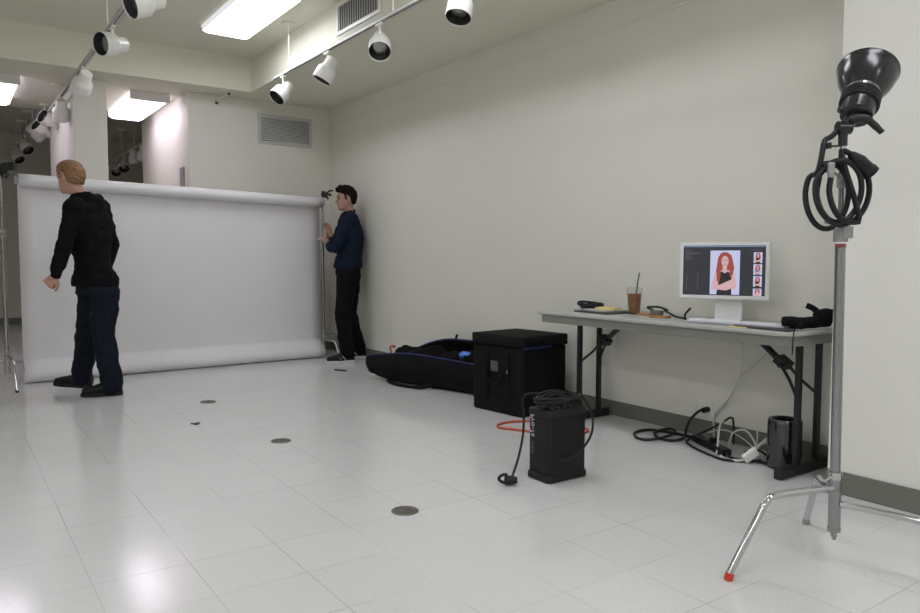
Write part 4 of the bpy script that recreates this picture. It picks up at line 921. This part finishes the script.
def hand(bm, w, d, n, side, curl=.5, spread=.0, thumb_in=.6):
    """w wrist, d towards the knuckles, n out of the back of the hand; side=+1 if the thumb lies along n x d"""
    d = d.normalized(); n = (n - d*n.dot(d)).normalized(); x = n.cross(d)*side     # x: towards the thumb
    limb(bm, [w-d*.02, w+d*.02], [.026, .028], 12, [.75, .75], n)
    for k in range(5):
        limb(bm, [w+d*.015+x*(.022-.011*k)*.8, w+d*.085+x*(.032-.016*k)], [.014, .0125], 8)
    L4 = (.074, .082, .076, .060)
    for k in range(4):
        b = w + d*(.088-.004*abs(k-1)) + x*(.032-.0212*k); dirr = (d + x*(.10-.066*k)*(1+spread)).normalized(); p = b; pts = [b-dirr*.02, b]; nn = n
        for q, fr in enumerate((.45, .30, .25)):
            a = curl*(.9 if q == 0 else 1.0); axis = dirr.cross(nn).normalized()
            Rm = Matrix.Rotation(-a, 3, axis); dirr = Rm @ dirr; nn = Rm @ nn
            p = p + dirr*L4[k]*fr; pts.append(p)
        limb(bm, pts, [.0095, .0095, .0088, .0082, .0072], 8)
    tb = w + d*.022 + x*.026; t1 = tb + (d*.55+x*.65-n*.35*thumb_in).normalized()*.042; t2 = t1 + (d*.85+x*.15-n*.55*thumb_in).normalized()*.034; t3 = t2 + (d*.8-x*.15-n*.75*thumb_in).normalized()*.027
    limb(bm, [tb, t1, t2, t3], [.014, .0115, .010, .0085], 8)
def foot_shape(bm, a, toe, r, sole=False, h=.03):
    d = (toe-a); d.z = 0; L_ = d.length; d.normalize(); s = V((-d.y, d.x, 0)); base = V((a.x, a.y, 0))
    lift = V((0, 0, 1))
    return d, s

def build_shoe(name, ank, d, m_, solem, parent, length=.285, pitch=0.0, lift=0.0, whitelogo=False):
    d = V((d.x, d.y, 0)).normalized(); s = V((-d.y, d.x, 0)); 
    dp = (d*math.cos(pitch) + U*math.sin(pitch)).normalized(); up = (U*math.cos(pitch) - d*math.sin(pitch)).normalized()
    heel = V((ank.x, ank.y, 0)) - d*.075 + U*lift
    def P(x, y, z): return heel + dp*x + s*y + up*z
    L_ = length
    outl = [(0, .022), (.02, .032), (.07, .034), (.13, .034), (.19, .042), (.235, .041), (.268, .030), (L_-.004, .012)]
    bm = NB(); S = [(P(x, 0, .026), s*w, up*.004) for x, w in outl]
    rs = []
    for z in (0.0, .034):
        ring = [P(x, w, z) for x, w in outl] + [P(x, -w, z) for x, w in reversed(outl)]
        rs.append(ring)
    rings(bm, rs); 
    bmU = NB()
    U_ = [(.004, .036, .105), (.05, .042, .118), (.09, .043, .115), (.13, .046, .100), (.17, .050, .085), (.21, .050, .073), (.25, .043, .062), (.286, .024, .050)]
    slices(bmU, [(P(x, 0, .022+h_/2-.01), s*w, up*(h_/2)) for x, w, h_ in U_], 16, 2.4)
    limb(bmU, [P(.062, 0, .06), P(.066, 0, .12)], [.040, .043], 12)
    up_o = remeshed(name, bmU, m_, parent, .006, 4)
    obj('sole', bm, solem, up_o, ang=50, bevel=.006)
    if whitelogo:
        for sd2 in (-1, 1):
            bm = NB(); limb(bm, [P(.10, sd2*.040, .045), P(.125, sd2*.040, .072), P(.145, sd2*.041, .045), P(.17, sd2*.0435, .062)], [.006]*4, 6); obj('side_stripe', bm, M_sole, up_o)
            
def person(label, J, f, m_skin, m_top, m_legs, hairm, hstyle, opts):
    J = {k: V(v) for k, v in J.items()}; f = V((f[0], f[1], 0)).normalized(); l = V((-f.y, f.x, 0))
    ls = (J['Ls']-J['Rs']); ls.z = 0; ls.normalize(); fs = V((ls.y, -ls.x, 0)); 
    lh = (J['Lh']-J['Rh']); lh.z = 0; lh.normalize(); fh = V((lh.y, -lh.x, 0))
    hf = V((opts.get('hf', f))).normalized(); hl = V((-hf.y, hf.x, 0)); hu = (U + hf*opts.get('nod', 0)).normalized(); hf = (hf - hu*hf.dot(hu)).normalized()
    pel, ch, nk, hd = J['pel'], J['chest'], J['neck'], J['head']
    sh = (J['Ls']+J['Rs'])/2
    def torso(bm, g, hem=0.0, hemw=0):
        wst = pel*.55 + ch*.45
        S = [(pel - U*(.02+hem), lh*(.160+g+hemw), fh*(.116+g+hemw)), (pel+U*.06, lh*(.157+g+hemw*.9), fh*(.116+g+hemw)), (wst, ((lh+ls)/2)*(.164+g), ((fh+fs)/2)*(.122+g)), (ch-U*.06, ls*(.165+g), fs*(.118+g)), (ch+U*.04, ls*(.178+g), fs*(.118+g)), (sh-U*.01, ls*(.168+g), fs*(.092+g)), (sh+U*.045, ls*(.115+g), fs*(.075+g)), (sh*.35+nk*.65+U*.01, ls*(.068+g*.6), fs*(.066+g*.6))]
        slices(bm, S, 28, 2.3)
    # --- one continuous body
    bm = NB(); torso(bm, -.012)
    limb(bm, [sh-U*.02, nk, hd-hu*.06-hf*.015], [.064, .056, .055], 14); head(bm, hd, hf, hl, hu)
    for s in 'LR':
        limb(bm, [J[s+'s']-U*.01, J[s+'s']*.5+J[s+'e']*.5, J[s+'e'], J[s+'e']*.55+J[s+'w']*.45, J[s+'w']], [.044, .044, .039, .037, .027], 12)
        limb(bm, [J[s+'h']+U*.02, J[s+'h']*.5+J[s+'k']*.5, J[s+'k'], J[s+'k']*.6+J[s+'a']*.4, J[s+'a']+U*.01], [.082, .070, .052, .050, .036], 14)
        dt = J[s+'t']-J[s+'a']; dt.z = 0; dt.normalize()
        a0 = V((J[s+'a'].x, J[s+'a'].y, max(J[s+'a'].z-.045, .04))); limb(bm, [a0-dt*.03, a0+dt*.06-U*.005, a0+dt*.14-U*.015], [.030, .030, .020], 10)
        hv = J[s+'f']-J[s+'w']; hp = opts['hand'+s]; hand(bm, J[s+'w'], hv, V(hp[0]), hp[1], hp[2])
    body = remeshed('person', bm, m_skin, None, .0048, 3)
    tag(body, label, 'person', 'men moving the paper backdrop')
    face_parts(hd, hf, hl, hu, body, hairm)
    hair(hd, hf, hl, hu, hairm, body, hstyle)
    # --- top
    bm = NB(); torso(bm, opts.get('tg', .010), opts.get('hem', .02), opts.get('hemw', .01))
    for s in 'LR':
        ball(bm, J[s+'s']-U*.004, .076, seg=12)
        w = J[s+'e']*(1-opts['sleeve'])+J[s+'w']*opts['sleeve']
        limb(bm, [J[s+'s']+ (J[s+'s']-J[('R' if s == 'L' else 'L')+'s']).normalized()*-.02, J[s+'s']*.5+J[s+'e']*.5, J[s+'e'], J[s+'e']*.5+w*.5, w], [.074, .063, .055, .052, .042], 14)
    if opts.get('hood'):
        b = -fs; limb(bm, [nk+U*.0+ls*.085+b*.01-U*.02, nk+b*.10-U*.02+ls*.07, nk+b*.135-U*.06, nk+b*.10-U*.02-ls*.07, nk-ls*.085+b*.01-U*.02], [.036, .046, .060, .046, .036], 10); limb(bm, [nk+b*.12-U*.07, nk+b*.135-U*.16], [.062, .040], 10)
        limb(bm, [nk+fs*.06-U*.045+ls*.03, nk+ls*.075-U*.012, nk-fs*.07+U*.008, nk-ls*.075-U*.012, nk+fs*.06-U*.045-ls*.03], [.026]*5, 8)
    else:
        limb(bm, [nk+fs*.055-U*.035+ls*.01, nk+ls*.060-U*.012, nk-fs*.055+U*.006, nk-ls*.060-U*.012, nk+fs*.055-U*.035-ls*.01], [.020]*5, 8)
    remeshed(opts['topname'], bm, m_top, body, .008, 4, .010, 11)
    # --- legs
    bm = NB(); slices(bm, [(pel-U*.07, lh*.175, fh*.126), (pel-U*.0, lh*.176, fh*.128), (pel+U*.05, lh*.160, fh*.116)], 24, 2.3)
    g = opts.get('lg', 0)
    for s in 'LR':
        k, a, h = J[s+'k'], J[s+'a'], J[s+'h']
        limb(bm, [h+U*.0, h*.6+k*.4, k+U*.03, k*.72+a*.28, k*.3+a*.7, a+U*.03, a-U*opts.get('cuff', .02)], [.100+g, .092+g, .074+g, .074+g, .072+g, .073+g, .068+g], 16)
    remeshed(opts['legname'], bm, m_legs, body, .009, 4, .010, 9)
    for s in 'LR':
        d = J[s+'t']-J[s+'a']; p_ = opts.get('pitch'+s, 0); build_shoe('shoe', J[s+'a'], d, M_shoe, opts['solem'], body, opts.get('shoelen', .285), p_, opts.get('lift'+s, 0), opts.get('stripe', False))
    return body

J1 = {'pel': [0.945, 6.2, 0.85], 'chest': [0.915, 6.2, 1.26], 'neck': [0.862, 6.225, 1.535], 'head': [0.80, 6.245, 1.668], 'Ls': [0.795, 6.06, 1.44], 'Rs': [1.025, 6.35, 1.455], 'Le': [0.715, 6.0, 1.139], 'Lw': [0.662, 6.06, 0.935], 'Lf': [0.615, 6.09, 0.869], 'Re': [1.105, 6.38, 1.165], 'Rw': [1.03, 6.29, 0.96], 'Rf': [1.0, 6.26, 0.873], 'Lh': [0.998, 6.12, 0.82], 'Lk': [0.975, 6.09, 0.445], 'La': [1.028, 6.1, 0.088], 'Lt': [0.827, 6.15, 0.012], 'Rh': [0.945, 6.29, 0.82], 'Rk': [0.902, 6.38, 0.455], 'Ra': [0.872, 6.48, 0.118], 'Rt': [0.744, 6.55, 0.027]}
f1 = V((-.85, .53, 0)); f1n = f1.normalized(); l1 = V((-f1n.y, f1n.x, 0))
person('reddish haired man in black hooded sweatshirt and dark jeans walking past the backdrop', J1, f1, M_skin2, M_hood, M_jeans, M_hairr, 'short',
       dict(handL=(l1, 1, 1.05), handR=(-l1, -1, .8), sleeve=.95, hood=True, topname='hooded_sweatshirt', legname='jeans', solem=M_rubblk, tg=.024, hem=-.015, hemw=.012, hf=V((-.54, .84, 0)), nod=.08, pitchR=.10, liftR=.012, lg=.008, shoelen=.30))
J2 = {'pel': [3.482, 6.97, 0.945], 'chest': [3.515, 6.965, 1.29], 'neck': [3.500, 6.97, 1.565], 'head': [3.468, 6.975, 1.685], 'Ls': [3.445, 6.83, 1.465], 'Rs': [3.54, 7.11, 1.475], 'Le': [3.262, 6.86, 1.150], 'Lw': [3.285, 7.085, 1.250], 'Lf': [3.300, 7.20, 1.300], 'Re': [3.40, 7.14, 1.195], 'Rw': [3.385, 7.19, 1.325], 'Rf': [3.375, 7.24, 1.415], 'Lh': [3.42, 6.87, 0.895], 'Lk': [3.325, 6.78, 0.475], 'La': [3.335, 6.70, 0.088], 'Lt': [3.19, 6.76, 0.017], 'Rh': [3.55, 7.04, 0.895], 'Rk': [3.495, 6.97, 0.465], 'Ra': [3.585, 6.93, 0.090], 'Rt': [3.45, 6.99, 0.001]}
f2 = V((-.9, .44, 0)); f2n = f2.normalized(); l2 = V((-f2n.y, f2n.x, 0))
person('dark haired man in navy shirt and black trousers steadying the backdrop stand', J2, f2, M_skin, M_navy, M_trous, M_hairb, 'tousled',
       dict(handL=(V((-.9, .1, 0)), -1, .8), handR=(V((.9, .1, 0)), 1, .7), sleeve=.55, topname='shirt', legname='trousers', solem=M_sole, tg=.016, hem=-.035, hemw=.012, hf=V((-.97, .25, 0)), nod=.0, stripe=True, lg=.006, cuff=-.008, shoelen=.30))

# ------------------------------------------------------------------ world and view
wd = bpy.data.worlds.new('world'); sc.world = wd; wd.use_nodes = True
wd.node_tree.nodes['Background'].inputs['Color'].default_value = (.01, .011, .014, 1); wd.node_tree.nodes['Background'].inputs['Strength'].default_value = 1.0
sc.view_settings.view_transform = 'Standard'; sc.view_settings.look = 'None'; sc.view_settings.exposure = 0.0; sc.view_settings.gamma = 1.0
sc.view_settings.use_curve_mapping = False
sc.cycles.use_denoising = True
sc.cycles.max_bounces = 10; sc.cycles.diffuse_bounces = 8
sc.cycles.sample_clamp_indirect = 8
